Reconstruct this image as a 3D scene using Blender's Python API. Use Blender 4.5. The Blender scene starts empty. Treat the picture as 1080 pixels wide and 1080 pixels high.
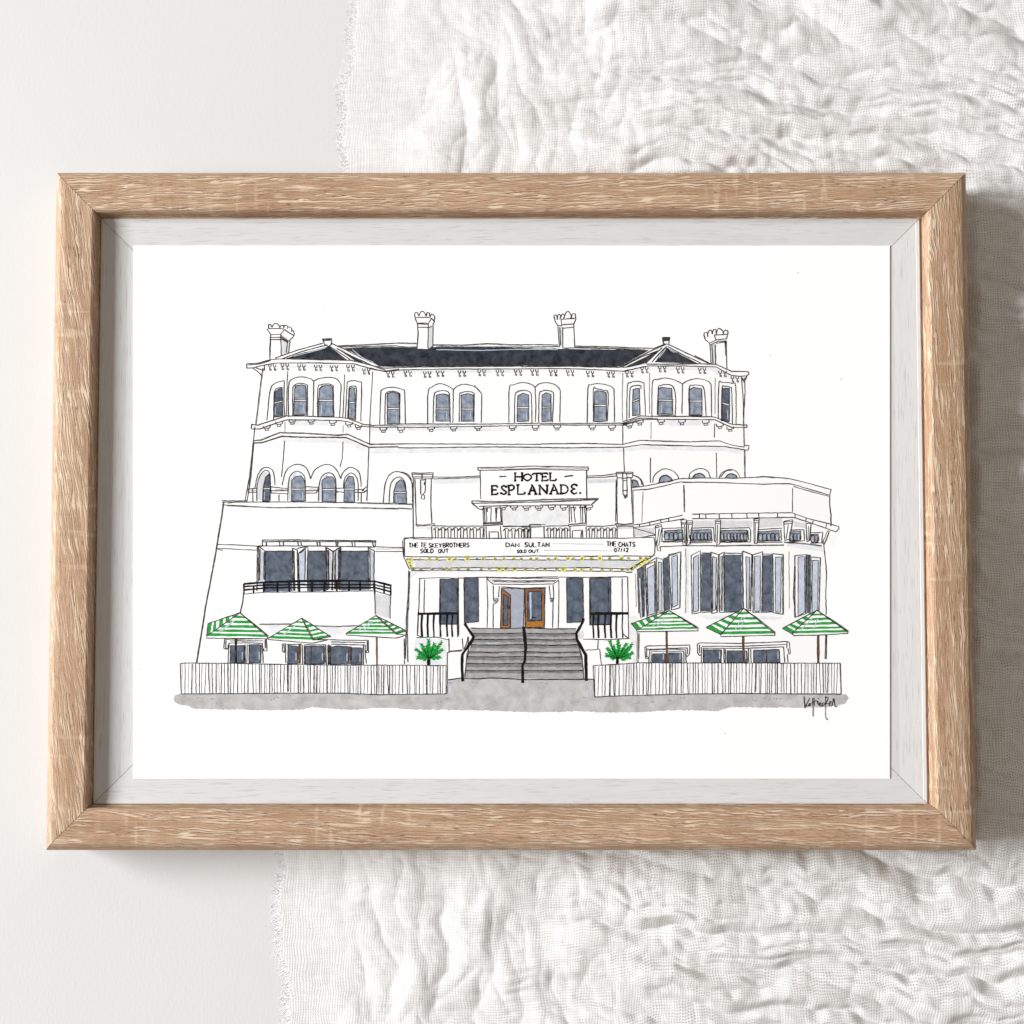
import bpy, math, random
import numpy as np
from mathutils import Vector, Matrix
from mathutils.geometry import tessellate_polygon

SC = bpy.context.scene
COL = SC.collection
RNG = random.Random(7)

# ------------------------------------------------------------------ camera, light, exposure
DIST = 0.559                                # camera to the picture, metres
TILT = math.radians(2.73)
LENS, SENSOR = 50.0, 36.0
cam_data = bpy.data.cameras.new('camera')
cam = bpy.data.objects.new('camera', cam_data)
COL.objects.link(cam)
cam_data.lens, cam_data.sensor_width = LENS, SENSOR
cam_data.clip_start, cam_data.clip_end = 0.01, 50
cam.location = (0, -DIST * math.sin(TILT), DIST * math.cos(TILT) + 0.0214)
cam.rotation_euler = (TILT, 0, 0)
SC.camera = cam
cam_data.dof.use_dof = True                 # focused on the print; the table lies a little out of focus
cam_data.dof.focus_distance = DIST
cam_data.dof.aperture_fstop = 3.6
CAM_LOC = Vector(cam.location)
CAM_ROT = Matrix.Rotation(TILT, 3, 'X')

world = bpy.data.worlds.new('World')
SC.world = world
world.use_nodes = True
bg = world.node_tree.nodes['Background']
bg.inputs['Color'].default_value = (1.0, 0.89, 0.765, 1)
bg.inputs['Strength'].default_value = 0.32

def area(name, loc, size, size_y, watts, colour):
    d = bpy.data.lights.new(name, 'AREA')
    d.shape, d.size, d.size_y, d.energy, d.color = 'RECTANGLE', size, size_y, watts, colour
    o = bpy.data.objects.new(name, d)
    COL.objects.link(o)
    o.location = loc
    z = Vector(loc).normalized(); x = Vector((0, 1, 0)).cross(z).normalized(); y = z.cross(x)
    o.rotation_euler = Matrix((x, y, z)).transposed().to_euler()
    return o
area('window_light', (-3.7, 0.50, 2.02), 1.3, 2.5, 362, (0.95, 0.976, 1.0))

vs = SC.view_settings
vs.view_transform, vs.look, vs.exposure, vs.gamma = 'Standard', 'None', 0.0, 1.0
vs.use_curve_mapping = False

MM = 0.001
def at(X, Y, z=0.0):
    """the point at height z seen at photograph pixel (X, Y) of 1080 x 1080"""
    k = SENSOR / LENS / 1080.0
    d = CAM_ROT @ Vector(((X - 540) * k, (540 - Y) * k, -1))
    t = (z - CAM_LOC.z) / d.z
    return CAM_LOC + d * t
PX = at(541, 540, 0.0214).x                  # metres per pixel at the picture

# ------------------------------------------------------------------ materials
def lin(c):
    c = c / 255.0
    return c / 12.92 if c <= 0.04045 else ((c + 0.055) / 1.055) ** 2.4
def rgb(r, g, b, k=0.9):
    return (lin(r) * k, lin(g) * k, lin(b) * k, 1)

class NT:
    def __init__(self, name, rough=0.8, spec=0.2):
        self.m = bpy.data.materials.new(name)
        self.m.use_nodes = True
        self.t = self.m.node_tree
        self.b = self.t.nodes['Principled BSDF']
        self.b.inputs['Roughness'].default_value = rough
        self.b.inputs['Specular IOR Level'].default_value = spec
    def n(self, kind, **kw):
        o = self.t.nodes.new(kind)
        for k, v in kw.items(): setattr(o, k, v)
        return o
    def l(self, a, b): self.t.links.new(a, b)
    def coords(self, which='Object', scale=(1, 1, 1), rot=(0, 0, 0), loc=(0, 0, 0)):
        tc = self.n('ShaderNodeTexCoord'); mp = self.n('ShaderNodeMapping')
        mp.inputs['Scale'].default_value = scale
        mp.inputs['Rotation'].default_value = rot
        mp.inputs['Location'].default_value = loc
        self.l(tc.outputs[which], mp.inputs['Vector'])
        return mp.outputs['Vector']
    def noise(self, vec, scale=1.0, detail=2.0, rough=0.5, dist=0.0):
        o = self.n('ShaderNodeTexNoise')
        o.inputs['Scale'].default_value = scale; o.inputs['Detail'].default_value = detail
        o.inputs['Roughness'].default_value = rough; o.inputs['Distortion'].default_value = dist
        self.l(vec, o.inputs['Vector'])
        return o.outputs['Fac']
    def ramp(self, fac, stops, interp='LINEAR'):
        o = self.n('ShaderNodeValToRGB')
        cr = o.color_ramp; cr.interpolation = interp
        while len(cr.elements) < len(stops): cr.elements.new(0.5)
        for e, (p, c) in zip(cr.elements, stops):
            e.position = p
            e.color = c if len(c) == 4 else (*c, 1)
        self.l(fac, o.inputs['Fac'])
        return o.outputs['Color']
    def grey(self, fac, a, b, va=0.0, vb=1.0):
        o = self.n('ShaderNodeMapRange')
        for i, v in enumerate((a, b, va, vb)): o.inputs[i + 1].default_value = v
        self.l(fac, o.inputs[0])
        return o.outputs[0]
    def mix(self, fac, a, b, mode='MIX'):
        o = self.n('ShaderNodeMix', data_type='RGBA', blend_type=mode)
        for sock, v in ((o.inputs['Factor'], fac), (o.inputs[6], a), (o.inputs[7], b)):
            if hasattr(v, 'is_linked'): self.l(v, sock)
            else: sock.default_value = v
        return o.outputs[2]
    def math(self, op, a, b=0.0):
        o = self.n('ShaderNodeMath', operation=op)
        for i, v in enumerate((a, b)):
            if hasattr(v, 'is_linked'): self.l(v, o.inputs[i])
            else: o.inputs[i].default_value = v
        return o.outputs[0]
    def bump(self, h, strength, dist):
        o = self.n('ShaderNodeBump')
        o.inputs['Strength'].default_value = strength; o.inputs['Distance'].default_value = dist
        self.l(h, o.inputs['Height'])
        self.l(o.outputs['Normal'], self.b.inputs['Normal'])
    def colour(self, c):
        if hasattr(c, 'is_linked'): self.l(c, self.b.inputs['Base Color'])
        else: self.b.inputs['Base Color'].default_value = c

def wash(name, c1, c2, cell=5.0, fine=True):
    """watercolour pigment: blotches of two tones, cell = blotch size in pixels"""
    t = NT(name, 0.9, 0.1)
    v = t.coords('Object', (1, 1, 1))
    n1 = t.noise(v, 1 / (cell * PX), 3, 0.6, 0.4)
    f = t.grey(n1, 0.3, 0.7)
    c = t.mix(f, rgb(*c1), rgb(*c2))
    if fine:
        g = t.grey(t.noise(v, 1 / (1.3 * PX), 1), 0.35, 0.7, 0.0, 0.30)
        c = t.mix(g, c, rgb(*[min(255, x + 40) for x in c1]))
    t.colour(c)
    return t.m

def ink_mat(name, dark, light, lo=0.42, hi=0.72):
    t = NT(name, 0.9, 0.1)
    v = t.coords('Object')
    n = t.noise(v, 1 / (7 * PX), 3, 0.7)
    t.colour(t.mix(t.grey(n, lo, hi), rgb(*dark), rgb(*light)))
    return t.m

def paper_mat():
    t = NT('paper', 0.9, 0.1)
    v = t.coords('Object')
    n = t.noise(v, 1 / (1.6 * PX), 2)
    t.colour(t.mix(t.grey(n, 0.3, 0.7), (0.90, 0.90, 0.90, 1), (0.92, 0.92, 0.92, 1)))
    return t.m
def wall_mat():
    t = NT('drawn_white_wall', 0.9, 0.1)
    v = t.coords('Object')
    n = t.noise(v, 1 / (1.8 * PX), 2, 0.7)
    t.colour(t.mix(t.grey(n, 0.25, 0.75), rgb(248, 248, 247), rgb(254, 254, 254)))
    return t.m

def oak():
    t = NT('oak', 0.62, 0.25)
    v0 = t.coords('UV', (1000, 1000, 1000))         # millimetres, x along the grain
    def place(v, x, y, loc=(0, 0, 0)):
        mp = t.n('ShaderNodeMapping'); mp.inputs['Scale'].default_value = (x, y, 1)
        mp.inputs['Location'].default_value = loc
        t.l(v, mp.inputs['Vector']); return mp.outputs['Vector']
    def shift(v, fac, amount):                      # wander across the grain
        cm = t.n('ShaderNodeCombineXYZ'); t.l(t.math('MULTIPLY', t.math('SUBTRACT', fac, 0.5), amount), cm.inputs['Y'])
        ad = t.n('ShaderNodeVectorMath', operation='ADD'); t.l(v, ad.inputs[0]); t.l(cm.outputs[0], ad.inputs[1]); return ad.outputs[0]
    v = shift(v0, t.noise(place(v0, 1 / 26, 1 / 9), 1, 1), 3.2)
    v = shift(v, t.noise(place(v0, 1 / 7, 1 / 3, (5, 3, 0)), 1, 1), 0.9)
    broad = t.noise(place(v, 1 / 60, 1 / 6), 1, 2, 0.5)
    st = lambda dy: t.noise(place(v, 1 / 8.5, 1 / 0.50, (0, dy, 0)), 1, 1.5, 0.5)
    st2 = lambda dy: t.noise(place(v, 1 / 28, 1 / 0.48, (31, 17 + dy, 0)), 1, 1.0, 0.5)
    mask = t.grey(t.noise(place(v, 1 / 34, 1 / 3.2, (3, 9, 0)), 1, 1.5, 0.5), 0.38, 0.54)
    fine = t.noise(place(v, 1 / 8, 1 / 0.30, (7, 1, 0)), 1, 2, 0.6)
    speck = t.noise(place(v0, 1 / 0.45, 1 / 0.4, (1, 4, 0)), 1, 1)
    base = t.mix(t.grey(broad, 0.3, 0.7), rgb(168, 131, 102), rgb(208, 173, 144))
    base = t.mix(t.grey(fine, 0.40, 0.66, 0, 0.85), base, rgb(148, 106, 74))
    base = t.mix(t.grey(speck, 0.35, 0.70, 0, 0.38), base, rgb(226, 196, 164))
    ray = t.math('MULTIPLY', t.grey(t.noise(place(v0, 1 / 3.2, 1 / 26, (2, 6, 0)), 1, 1, 0.5), 0.58, 0.70), t.grey(t.noise(place(v0, 1 / 55, 1 / 60, (4, 8, 0)), 1, 1), 0.46, 0.62))
    base = t.mix(t.math('MULTIPLY', ray, 0.6), base, rgb(232, 206, 176))
    pore = t.math('MULTIPLY', t.grey(t.noise(place(v, 1 / 3.5, 1 / 0.20, (13, 2, 0)), 1, 1, 0.5), 0.60, 0.68), t.grey(t.noise(place(v, 1 / 20, 1 / 3, (6, 11, 0)), 1, 1), 0.42, 0.6))
    c1 = t.grey(st(0), 0.535, 0.60); c2 = t.math('MULTIPLY', t.grey(st2(0), 0.555, 0.62), 0.9)
    cream = t.math('MULTIPLY', t.math('MAXIMUM', c1, c2), mask)
    d1 = t.grey(st(0.40), 0.55, 0.60); d2 = t.math('MULTIPLY', t.grey(st2(0.46), 0.57, 0.62), 0.9)  # dark grain along one side of each streak, with pore shadow painted in
    dark = t.math('MULTIPLY', t.math('MAXIMUM', d1, d2), t.math('SUBTRACT', 1.0, t.math('MAXIMUM', c1, c2)))
    c = t.mix(t.math('MULTIPLY', t.math('MULTIPLY', dark, t.math('ADD', t.math('MULTIPLY', mask, 0.6), 0.4)), 0.9), base, rgb(84, 52, 34))
    c = t.mix(t.math('MULTIPLY', cream, 0.82), c, rgb(240, 217, 189))
    c = t.mix(t.math('MULTIPLY', pore, 0.9), c, rgb(84, 52, 36))
    t.colour(c)
    t.bump(t.math('ADD', t.math('SUBTRACT', cream, t.math('ADD', dark, pore)), t.math('MULTIPLY', fine, 0.6)), 0.22, 0.00014)
    return t.m

def limed():
    t = NT('limed_wood', 0.7, 0.2)
    v = t.coords('UV', (1000, 1000, 1000))
    def sc(x, y, loc=(0, 0, 0)):
        mp = t.n('ShaderNodeMapping'); mp.inputs['Scale'].default_value = (x, y, 1)
        mp.inputs['Location'].default_value = loc
        t.l(v, mp.inputs['Vector']); return mp.outputs['Vector']
    broad = t.noise(sc(1 / 30, 1 / 3), 1, 2)
    line = t.noise(sc(1 / 11, 1 / 0.30, (2, 5, 0)), 1, 1.5, 0.55, 0.2)
    mask = t.noise(sc(1 / 16, 1 / 2.2, (8, 2, 0)), 1, 2)
    fine = t.noise(sc(1 / 9, 1 / 0.25, (1, 3, 0)), 1, 2)
    base = t.mix(t.grey(broad, 0.3, 0.7), rgb(216, 215, 215), rgb(221, 220, 220))
    base = t.mix(t.grey(fine, 0.45, 0.7, 0, 0.22), base, rgb(208, 203, 198))
    f = t.math('MULTIPLY', t.grey(line, 0.58, 0.66), t.grey(mask, 0.36, 0.54))
    c = t.mix(t.math('MULTIPLY', f, 0.5), base, rgb(172, 146, 126))
    t.colour(c)
    t.bump(line, 0.12, 0.0001)
    return t.m

def muslin():
    t = NT('muslin', 0.9, 0.1)
    v = t.coords('UV')                              # one unit per thread
    w = t.n('ShaderNodeTexNoise'); w.inputs['Scale'].default_value = 0.10; w.inputs['Detail'].default_value = 2
    t.l(v, w.inputs['Vector'])
    wv = t.n('ShaderNodeVectorMath', operation='SCALE'); wv.inputs['Scale'].default_value = 3.0
    t.l(w.outputs['Color'], wv.inputs[0])
    av = t.n('ShaderNodeVectorMath', operation='ADD'); t.l(v, av.inputs[0]); t.l(wv.outputs[0], av.inputs[1])
    sx = t.n('ShaderNodeSeparateXYZ'); t.l(av.outputs[0], sx.inputs[0])
    cu = t.math('COSINE', t.math('MULTIPLY', sx.outputs['X'], 2 * math.pi))
    cv = t.math('COSINE', t.math('MULTIPLY', sx.outputs['Y'], 2 * math.pi))
    u1 = t.grey(cu, -1, 1); v1 = t.grey(cv, -1, 1)           # 1 in the gap between threads
    gap = t.math('MULTIPLY', u1, v1)
    vary = t.grey(t.noise(v, 0.22, 3, 0.6), 0.3, 0.7, 0.25, 1.0)
    hole = t.math('MULTIPLY', t.grey(gap, 0.25, 0.75), t.math('MULTIPLY', vary, t.grey(sx.outputs['X'], 30, 150, 0.25, 1.0)))
    def strand(x, y, loc):
        mp = t.n('ShaderNodeMapping'); mp.inputs['Scale'].default_value = (x, y, 1); mp.inputs['Location'].default_value = loc
        t.l(av.outputs[0], mp.inputs['Vector']); return t.noise(mp.outputs['Vector'], 1, 2, 0.6)
    n = t.math('ADD', t.math('MULTIPLY', strand(0.9, 0.10, (0, 0, 0)), 0.5), t.math('MULTIPLY', strand(0.10, 0.9, (9, 4, 0)), 0.5))
    t.colour(t.mix(t.grey(n, 0.36, 0.64), (0.83, 0.815, 0.805, 1), (0.95, 0.945, 0.945, 1)))
    h = t.math('SUBTRACT', 1.0, t.math('MAXIMUM', u1, t.math('MULTIPLY', v1, 0.9)))
    t.bump(h, 0.35, 0.0003)
    tr = t.n('ShaderNodeBsdfTranslucent'); tr.inputs['Color'].default_value = (0.85, 0.80, 0.74, 1)
    mx = t.n('ShaderNodeMixShader'); mx.inputs['Fac'].default_value = 0.18
    t.l(t.b.outputs[0], mx.inputs[1]); t.l(tr.outputs[0], mx.inputs[2])
    tp = t.n('ShaderNodeBsdfTransparent')
    m2 = t.n('ShaderNodeMixShader')
    t.l(hole, m2.inputs['Fac']); t.l(mx.outputs[0], m2.inputs[1]); t.l(tp.outputs[0], m2.inputs[2])
    t.l(m2.outputs[0], t.t.nodes['Material Output'].inputs['Surface'])
    return t.m

def thread_mat():
    t = NT('loose_thread', 0.9, 0.1)
    n = t.noise(t.coords('Object'), 300, 2)
    t.colour(t.mix(n, (0.93, 0.93, 0.93, 1), (0.96, 0.96, 0.96, 1)))
    return t.m

def table_mat():
    t = NT('painted_board', 0.75, 0.2)
    v = t.coords('Object')
    mp = t.n('ShaderNodeMapping'); mp.inputs['Scale'].default_value = (1, 0.45, 1)
    t.l(v, mp.inputs['Vector'])
    n = t.noise(mp.outputs[0], 900, 3, 0.6)
    b = t.noise(v, 5, 2)
    c = t.mix(t.grey(b, 0.3, 0.7), (0.650, 0.646, 0.641, 1), (0.678, 0.673, 0.667, 1))
    t.colour(c)
    t.bump(n, 0.14, 0.0004)
    return t.m

def plain(name, c, rough=0.8):
    t = NT(name, rough, 0.2)
    n = t.noise(t.coords('Object'), 200, 3)
    d = tuple(x * 0.8 for x in c[:3]) + (1,)
    t.colour(t.mix(n, c, d))
    return t.m

M = {
    'ink': ink_mat('pen_ink', (34, 31, 30), (118, 110, 105)),
    'pale': ink_mat('pale_ink', (125, 120, 116), (190, 186, 182)),
    'black': ink_mat('black_ink', (22, 20, 20), (50, 48, 48), 0.5, 0.9),
    'wall': wall_mat(),
    'paper': paper_mat(),
    'shade': wash('pale_grey_wash', (225, 226, 230), (247, 247, 248), 9, False),
    'shade2': wash('grey_wash', (208, 209, 212), (228, 228, 231), 7, False),
    'roof': wash('slate_wash', (26, 28, 36), (72, 75, 84), 9),
    'pane': wash('blue_grey_wash', (102, 112, 130), (176, 184, 197), 7),
    'dark': wash('dark_blue_wash', (58, 67, 82), (116, 125, 140), 9),
    'light': wash('pale_blue_wash', (176, 186, 204), (208, 214, 226), 6),
    'lilac': wash('lilac_wash', (158, 162, 176), (176, 180, 194), 7),
    'road': wash('pavement_wash', (168, 166, 165), (206, 204, 203), 14),
    'spot': wash('blue_spot', (138, 145, 160), (165, 170, 182), 3, False),
    'step': wash('step_wash', (150, 147, 146), (184, 181, 179), 8),
    'step2': wash('step_shadow_wash', (108, 107, 110), (146, 144, 146), 8),
    'green': wash('green_marker', (22, 132, 46), (70, 172, 84), 4),
    'leaf': wash('leaf_marker', (10, 120, 40), (40, 165, 70), 3),
    'brown': wash('brown_wash', (128, 84, 52), (168, 118, 78), 4),
    'rust': wash('rust_wash', (158, 96, 34), (190, 126, 56), 3),
    'pole': wash('pole_brown', (82, 54, 38), (120, 84, 60), 4),
    'yellow': wash('yellow_marker', (232, 222, 96), (244, 238, 164), 3, False),
    'white': wash('white_gouache', (250, 250, 250), (255, 255, 255), 5, False),
    'oak': oak(), 'limed': limed(), 'muslin': muslin(), 'thread': thread_mat(), 'table': table_mat(),
    'back': plain('backing_fibreboard', rgb(126, 92, 68)),
}

# ------------------------------------------------------------------ objects
def tag(o, label=None, cat=None, group=None, kind=None):
    for k, v in (('label', label), ('category', cat), ('group', group), ('kind', kind)):
        if v: o[k] = v
    return o
def empty(name, loc, parent=None):
    o = bpy.data.objects.new(name, None)
    COL.objects.link(o)
    o.empty_display_size = 0.02
    o.location = loc
    if parent: o.parent = parent
    return o
def mesh_obj(name, verts, faces, mats, idx=None, parent=None, uv=None, smooth=False):
    me = bpy.data.meshes.new(name)
    me.from_pydata([tuple(v) for v in verts], [], faces)
    for m in mats: me.materials.append(m)
    if idx is not None: me.polygons.foreach_set('material_index', idx)
    if uv is not None:
        l = me.uv_layers.new(name='UVMap')
        l.data.foreach_set('uv', [c for f in faces for i in f for c in uv[i]])
    if smooth: me.polygons.foreach_set('use_smooth', [True] * len(faces))
    me.update()
    o = bpy.data.objects.new(name, me)
    COL.objects.link(o)
    if parent: o.parent = parent
    return o

# ------------------------------------------------------------------ the table
S = 1.6
t = mesh_obj('table_surface', [(-S, -S, -0.03), (S, -S, -0.03), (S, S, -0.03), (-S, S, -0.03),
                       (-S, -S, 0), (S, -S, 0), (S, S, 0), (-S, S, 0)],
             [(4, 5, 6, 7), (3, 2, 1, 0), (0, 1, 5, 4), (1, 2, 6, 5), (2, 3, 7, 6), (3, 0, 4, 7)], [M['table']])
tag(t, 'matt white board lying under the cloth and the frame', None, None, 'structure')

# ------------------------------------------------------------------ the picture frame
Z_TOP, Z_EDGE, Z_LINER, Z_FLAT, Z_PAPER = 0.0272, 0.0227, 0.0218, 0.0210, 0.0214
tl, tr_, br, bl = [at(*p, Z_EDGE) for p in ((60, 182), (1019, 182), (1029.5, 895.5), (48, 898))]
FX0, FX1 = (tl.x + bl.x) / 2, (tr_.x + br.x) / 2
FY1, FY0 = (tl.y + tr_.y) / 2, (bl.y + br.y) / 2
itl, itr, ibr, ibl = [at(*p, Z_LINER) for p in ((106, 229), (971, 229), (980, 848.5), (96, 850))]
IX0, IX1 = (itl.x + ibl.x) / 2, (itr.x + ibr.x) / 2
IY1, IY0 = (itl.y + itr.y) / 2, (ibl.y + ibr.y) / 2
W = ((IX0 - FX0) + (FX1 - IX1) + (FY1 - IY1) + (IY0 - FY0)) / 4
frame = empty('picture_frame', ((FX0 + FX1) / 2, (FY0 + FY1) / 2, 0))
tag(frame, 'light oak picture frame with a white limed inner slip, lying on board and cloth', 'picture frame')
BASE = frame.location.copy()

def moulding(name, side, profile, x0, x1, y0, y1, mat, gap, shear, off, seg=60):
    """one mitred rail; profile = list of (inset, z)"""
    vs_, uv, fs = [], [], []
    run = [0.0]
    for a, b in zip(profile, profile[1:]): run.append(run[-1] + math.hypot(b[0] - a[0], b[1] - a[1]))
    for j, (d, z) in enumerate(profile):
        X0, X1, Y0, Y1 = x0 + d, x1 - d, y0 + d, y1 - d
        p, q = {'t': ((X0, Y1), (X1, Y1)), 'b': ((X1, Y0), (X0, Y0)), 'l': ((X0, Y0), (X0, Y1)), 'r': ((X1, Y1), (X1, Y0))}[side]
        L = math.hypot(q[0] - p[0], q[1] - p[1])
        for i in range(seg + 1):
            s = min(max(i / seg, gap / L), 1 - gap / L)
            x, y = p[0] + (q[0] - p[0]) * s, p[1] + (q[1] - p[1]) * s
            vs_.append((x - BASE.x, y - BASE.y, z))
            along = s * L + d
            uv.append((along + off[0], run[j] + shear * along + off[1]))
    n = seg + 1
    k = len(profile)
    for j in range(k):
        j2 = (j + 1) % k
        for i in range(seg):
            fs.append((j * n + i, j * n + i + 1, j2 * n + i + 1, j2 * n + i))
    fs.append(tuple(j * n for j in range(k)))
    fs.append(tuple(j * n + seg for j in reversed(range(k))))
    return mesh_obj(name, vs_, fs, [mat], None, frame, uv)

rail = [(0.0007, 0.0006), (0.0, 0.0025), (0.0, Z_EDGE - 0.0004), (0.0004, Z_EDGE + 0.0006), (0.0020, Z_TOP - 0.0016), (0.0032, Z_TOP - 0.0006),
        (0.0050, Z_TOP - 0.0002), (W * 0.5, Z_TOP), (W - 0.0019, Z_TOP - 0.0001), (W - 0.0012, Z_TOP - 0.0004), (W - 0.0008, Z_TOP - 0.0010),
        (W - 0.0007, Z_TOP - 0.0020), (W - 0.0006, Z_LINER + 0.0004), (W + 0.0000, Z_LINER - 0.0007), (W + 0.0008, Z_LINER - 0.0007), (W + 0.0008, Z_FLAT - 0.0004), (W - 0.006, Z_FLAT - 0.0004), (W - 0.006, 0.0006)]
for s, sh, off in (('t', 0.04, (0, 0)), ('r', 0.05, (0.9, 0.11)), ('b', -0.045, (1.9, 0.23)), ('l', 0.16, (2.7, 0.37))):
    moulding('frame_rail', s, rail, FX0, FX1, FY0, FY1, M['oak'], 0.00010, sh, off)
G0 = 0.0005
slip = [(0.0012, Z_FLAT - 0.002), (0.0012, Z_LINER - 0.0006), (G0, Z_LINER - 0.0006), (G0, Z_LINER - 0.0002), (G0 + 0.0003, Z_LINER), (G0 + 0.0014, Z_LINER - 0.0001), (G0 + 0.0017, Z_LINER - 0.00025), (G0 + 0.0021, Z_LINER - 0.00025),
        (0.0098, Z_FLAT + 0.0001), (0.0110, Z_FLAT), (0.0185, Z_FLAT), (0.0185, Z_FLAT - 0.002)]
for s, off in (('t', (4, .5)), ('r', (5, .6)), ('b', (6, .7)), ('l', (7, .8))):
    moulding('inner_slip', s, slip, IX0, IX1, IY0, IY1, M['limed'], 0.00010, 0.0, off)
bx0, bx1, by0, by1 = FX0 + 0.010 - BASE.x, FX1 - 0.010 - BASE.x, FY0 + 0.010 - BASE.y, FY1 - 0.010 - BASE.y
zb, zt = 0.0030, Z_FLAT - 0.0022
mesh_obj('backing_board', [(bx0, by0, zb), (bx1, by0, zb), (bx1, by1, zb), (bx0, by1, zb), (bx0, by0, zt), (bx1, by0, zt), (bx1, by1, zt), (bx0, by1, zt)],
         [(4, 5, 6, 7), (3, 2, 1, 0), (0, 1, 5, 4), (1, 2, 6, 5), (2, 3, 7, 6), (3, 0, 4, 7)], [M['back']], None, frame)

# ------------------------------------------------------------------ the muslin cloth
def perlin(x, y, seed):
    r = np.random.RandomState(seed)
    perm = r.permutation(512)
    ang = r.rand(512) * 2 * np.pi
    gx, gy = np.cos(ang), np.sin(ang)
    xi, yi = np.floor(x).astype(int), np.floor(y).astype(int)
    xf, yf = x - xi, y - yi
    def g(i, j, dx, dy):
        h = perm[(perm[i & 511] + j) & 511]
        return gx[h] * dx + gy[h] * dy
    u, v = xf ** 3 * (xf * (xf * 6 - 15) + 10), yf ** 3 * (yf * (yf * 6 - 15) + 10)
    a = g(xi, yi, xf, yf) * (1 - u) + g(xi + 1, yi, xf - 1, yf) * u
    b = g(xi, yi + 1, xf, yf - 1) * (1 - u) + g(xi + 1, yi + 1, xf - 1, yf - 1) * u
    return (a * (1 - v) + b * v) * 1.5
def smooth(x, a, b):
    t_ = np.clip((x - a) / (b - a), 0, 1)
    return t_ * t_ * (3 - 2 * t_)

def edge_x(Y):                                       # the frayed left edge, photograph pixels
    return np.interp(Y, [-220, 60, 180, 500, 900, 980, 1080, 1300], [385, 371, 362, 325, 297, 298, 305, 320]) \
        + 3.0 * np.sin(Y / 23.0) + 2.0 * np.sin(Y / 9.1 + 1)

def cloth_height(X, Y):
    """height in metres over pixel space"""
    wx = X + 16 * perlin(X / 130, Y / 90, 1) + 4 * perlin(X / 30, Y / 24, 2)
    wy = Y - 0.12 * X + 26 * perlin(X / 230, Y / 130, 3) + 7 * perlin(X / 46, Y / 60, 4) + 2.5 * perlin(X / 18, Y / 30, 14)
    right = smooth(X, 500, 760)
    def puff(n, p=0.75): return np.minimum(np.abs(n) * 1.7, 1) ** p           # rounded tops, tight creases
    hor = puff(perlin(wx / 420, wy / 42, 5), 0.8)                  # long folds running across
    hor2 = puff(perlin(wx / 200, wy / 23 + 7, 6), 0.75)
    hor3 = puff(perlin(wx / 70, wy / 12 + 3, 11), 0.9)
    ver = puff(perlin(wx / 58 + 3, wy / 190, 7), 0.9)              # upright creases near the loose edge
    iso = perlin(wx / 80, wy / 55, 8)
    puck = puff(perlin(wx / 26, wy / 60, 9), 0.9)                  # short puckers across the folds
    small = perlin(wx / 10, wy / 8, 10) + 0.6 * perlin(wx / 5, wy / 5, 12)
    h = (0.4 + 4.8 * right) * hor + (0.5 + 2.2 * right) * hor2 + (0.25 + 0.25 * right) * hor3 + (1.2 - 0.95 * right) * ver \
        + (1.8 - 0.6 * right) * (iso + 0.5) + (0.55 - 0.2 * right) * puck + 0.10 * small
    h = np.maximum(h * 0.78, 0)
    # soft start at the loose edge
    e = smooth(X - edge_x(Y), 0, 150)
    h = 0.25 + h * (0.12 + 0.88 * e)
    # pressed flat under the frame
    dx = np.maximum(np.maximum(62 - X, X - 1016), 0)
    dy = np.maximum(np.maximum(196 - Y, Y - 884), 0)
    out = np.hypot(dx, dy)
    lift = smooth(out, 1, 16)
    return (0.35 + (h - 0.35) * lift) * MM

step = 1.45
nX = int((1400 - 285) / step); nY = int((1300 + 220) / step)
su = np.linspace(0, 1, nX); sv = np.linspace(-220, 1300, nY)
VV, UU = np.meshgrid(sv, su, indexing='ij')
EX = edge_x(VV)
XX = EX + (1400 - EX) * UU
YY = VV
H = cloth_height(XX, YY)
# world positions: pixel grid laid on the table plane (affine enough), then raised
k0 = SENSOR / LENS / 1080.0
dxn, dyn = (XX - 540) * k0, (540 - YY) * k0
ct, st = math.cos(TILT), math.sin(TILT)
wxd, wyd, wzd = dxn, dyn * ct + st, dyn * st - ct
tt = (0.002 - CAM_LOC.z) / wzd
WX = CAM_LOC.x + wxd * tt; WY = CAM_LOC.y + wyd * tt
co = np.stack([WX, WY, H], -1).reshape(-1, 3)
ii = np.arange(nX * nY).reshape(nY, nX)
q = np.stack([ii[:-1, :-1], ii[1:, :-1], ii[1:, 1:], ii[:-1, 1:]], -1).reshape(-1, 4)
me = bpy.data.meshes.new('muslin_cloth')
me.vertices.add(len(co)); me.vertices.foreach_set('co', co.ravel())
me.loops.add(q.size); me.loops.foreach_set('vertex_index', q.ravel())
me.polygons.add(len(q))
me.polygons.foreach_set('loop_start', np.arange(0, q.size, 4)); me.polygons.foreach_set('loop_total', np.full(len(q), 4))
me.update()
me.materials.append(M['muslin'])
me.polygons.foreach_set('use_smooth', np.ones(len(q), bool))
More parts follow.
